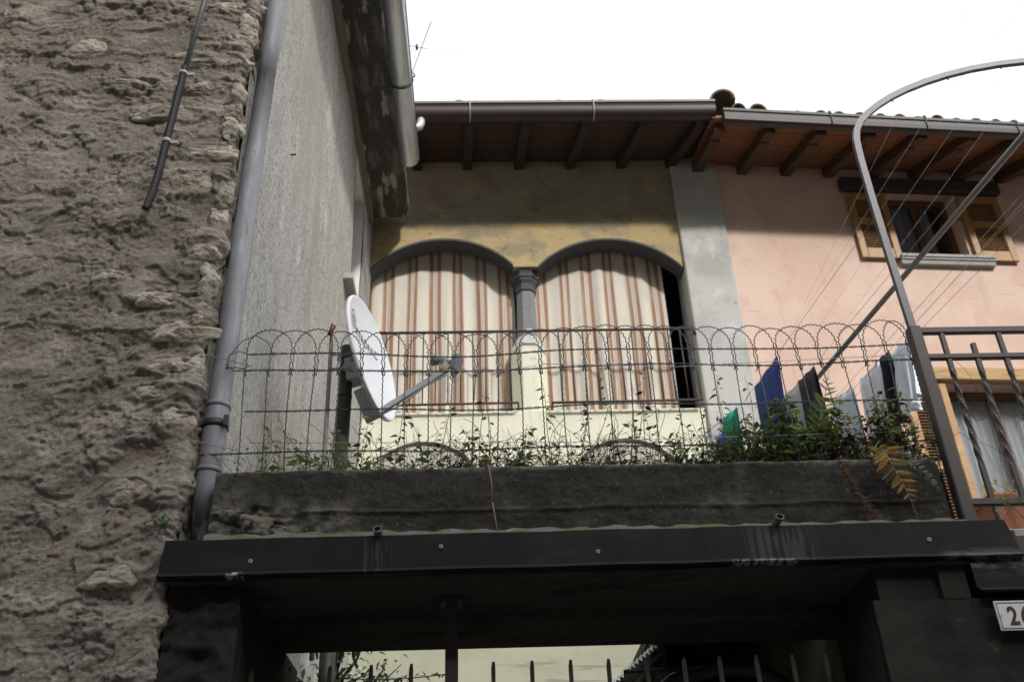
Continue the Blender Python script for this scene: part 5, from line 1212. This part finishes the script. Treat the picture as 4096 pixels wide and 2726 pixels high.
for k in range(16): leaf_geo(m, (2.27+rr.uniform(-.05, .12), 4.0+rr.uniform(-.02, .03), 3.20+rr.uniform(-.04, .07)), (rr.uniform(-1, 1), -.5, rr.uniform(-.5, .6)), (0, -.6, 1), .036*rr.uniform(.6, 1.2), .02)
single('ivy_sprig', m, leafmat('leaf_bright', (.10, .21, .025), (.15, .24, .04)), 'bright green sprig at the foot of the iron railing', 'plant', (2.30, 4.0, 3.17))
m = MB()
for k in range(120):
    x = rr.uniform(2.55, 3.1); leaf_geo(m, (x, 4.62+rr.uniform(-.1, .1), 3.48+rr.uniform(0, .09)), (rr.uniform(-.5, .5), rr.uniform(-.5, .2), 1), (0, -1, .2), .045*rr.uniform(.6, 1.2), .014)
yp = thing('yellow_plant', 'yellow leaved plant growing in the terracotta trough', 'plant', (2.8, 4.62, 3.48))
o = part('foliage', m, leafmat('leaf_yellow', (.42, .36, .05), (.30, .32, .05)), yp); o['kind'] = 'stuff'
# dry twigs caught in the railing
m = MB()
for k in range(26):
    x = rr.uniform(2.12, 2.6); z = rr.uniform(3.3, 3.8); P = curve((x, 4.12, z), (x+rr.uniform(-.25, .3), 4.10+rr.uniform(-.05, .1), z+rr.uniform(-.2, .35)), (rr.uniform(-.06, .06), 0, rr.uniform(-.04, .08)), 10, .01, rr); m.tube(P, .0011, 3, caps=False)
o = bpy.data.objects.new('dry_twigs', m.mesh('dry_twigs', STEMD)); o['kind'] = 'stuff'; link(o)
# bare tree in the yard
tr = thing('yard_tree', 'small nearly bare tree in the yard seen through the gate', 'tree', (-.92, 6.6, 0))
m = MB(); m.tube([(-.92, 6.6, 0), (-.93, 6.6, 1.5), (-.95, 6.58, 2.6), (-.97, 6.6, 3.3), (-1.0, 6.6, 3.9)], [.07, .06, .05, .035, .02], 8); part('trunk', m, DBEAM, tr)
m = MB(); ends = []
for k in range(40):
    z = rr.uniform(2.4, 3.6); a = rr.uniform(0, 6.28); L = rr.uniform(.3, .75); P = curve((-.95, 6.6, z), (-.95+L*math.cos(a)*.7, 6.6+L*math.sin(a), z+rr.uniform(-.05, .5)), (0, 0, rr.uniform(-.05, .08)), 8, .03, rr); m.tube(P, [.014*(1-.8*i/8) for i in range(9)], 5); ends += P[3:]
part('branch', m, DBEAM, tr)
m = MB()
for k in range(1100):
    p = rr.choice(ends); leaf_geo(m, p+Vector((rr.gauss(-.06, .06), rr.gauss(0, .05), rr.gauss(0, .05))), (rr.uniform(-1, 1), rr.uniform(-1, 1), rr.uniform(-1, .2)), (0, 0, 1), .06*rr.uniform(.5, 1.2), .03)
o = part('foliage', m, DKGREEN, tr); o['kind'] = 'stuff'
m = MB(); P = curve((-.62, 4.34, 2.655), (-.12, 4.34, 2.665), (0, 0, -.012), 24, .004, rr); m.tube(P, .0025, 4)
for p in P:
    for k in range(2): leaf_geo(m, p, (rr.uniform(-1, 1), rr.uniform(-.6, .2), rr.uniform(-1, .8)), (0, -.5, 1), .026*rr.uniform(.5, 1.3), .014)
single('creeper', m, DKGREEN, 'thin leafy creeper stretched between the gate bars', 'vine', (-.4, 4.34, 2.66))
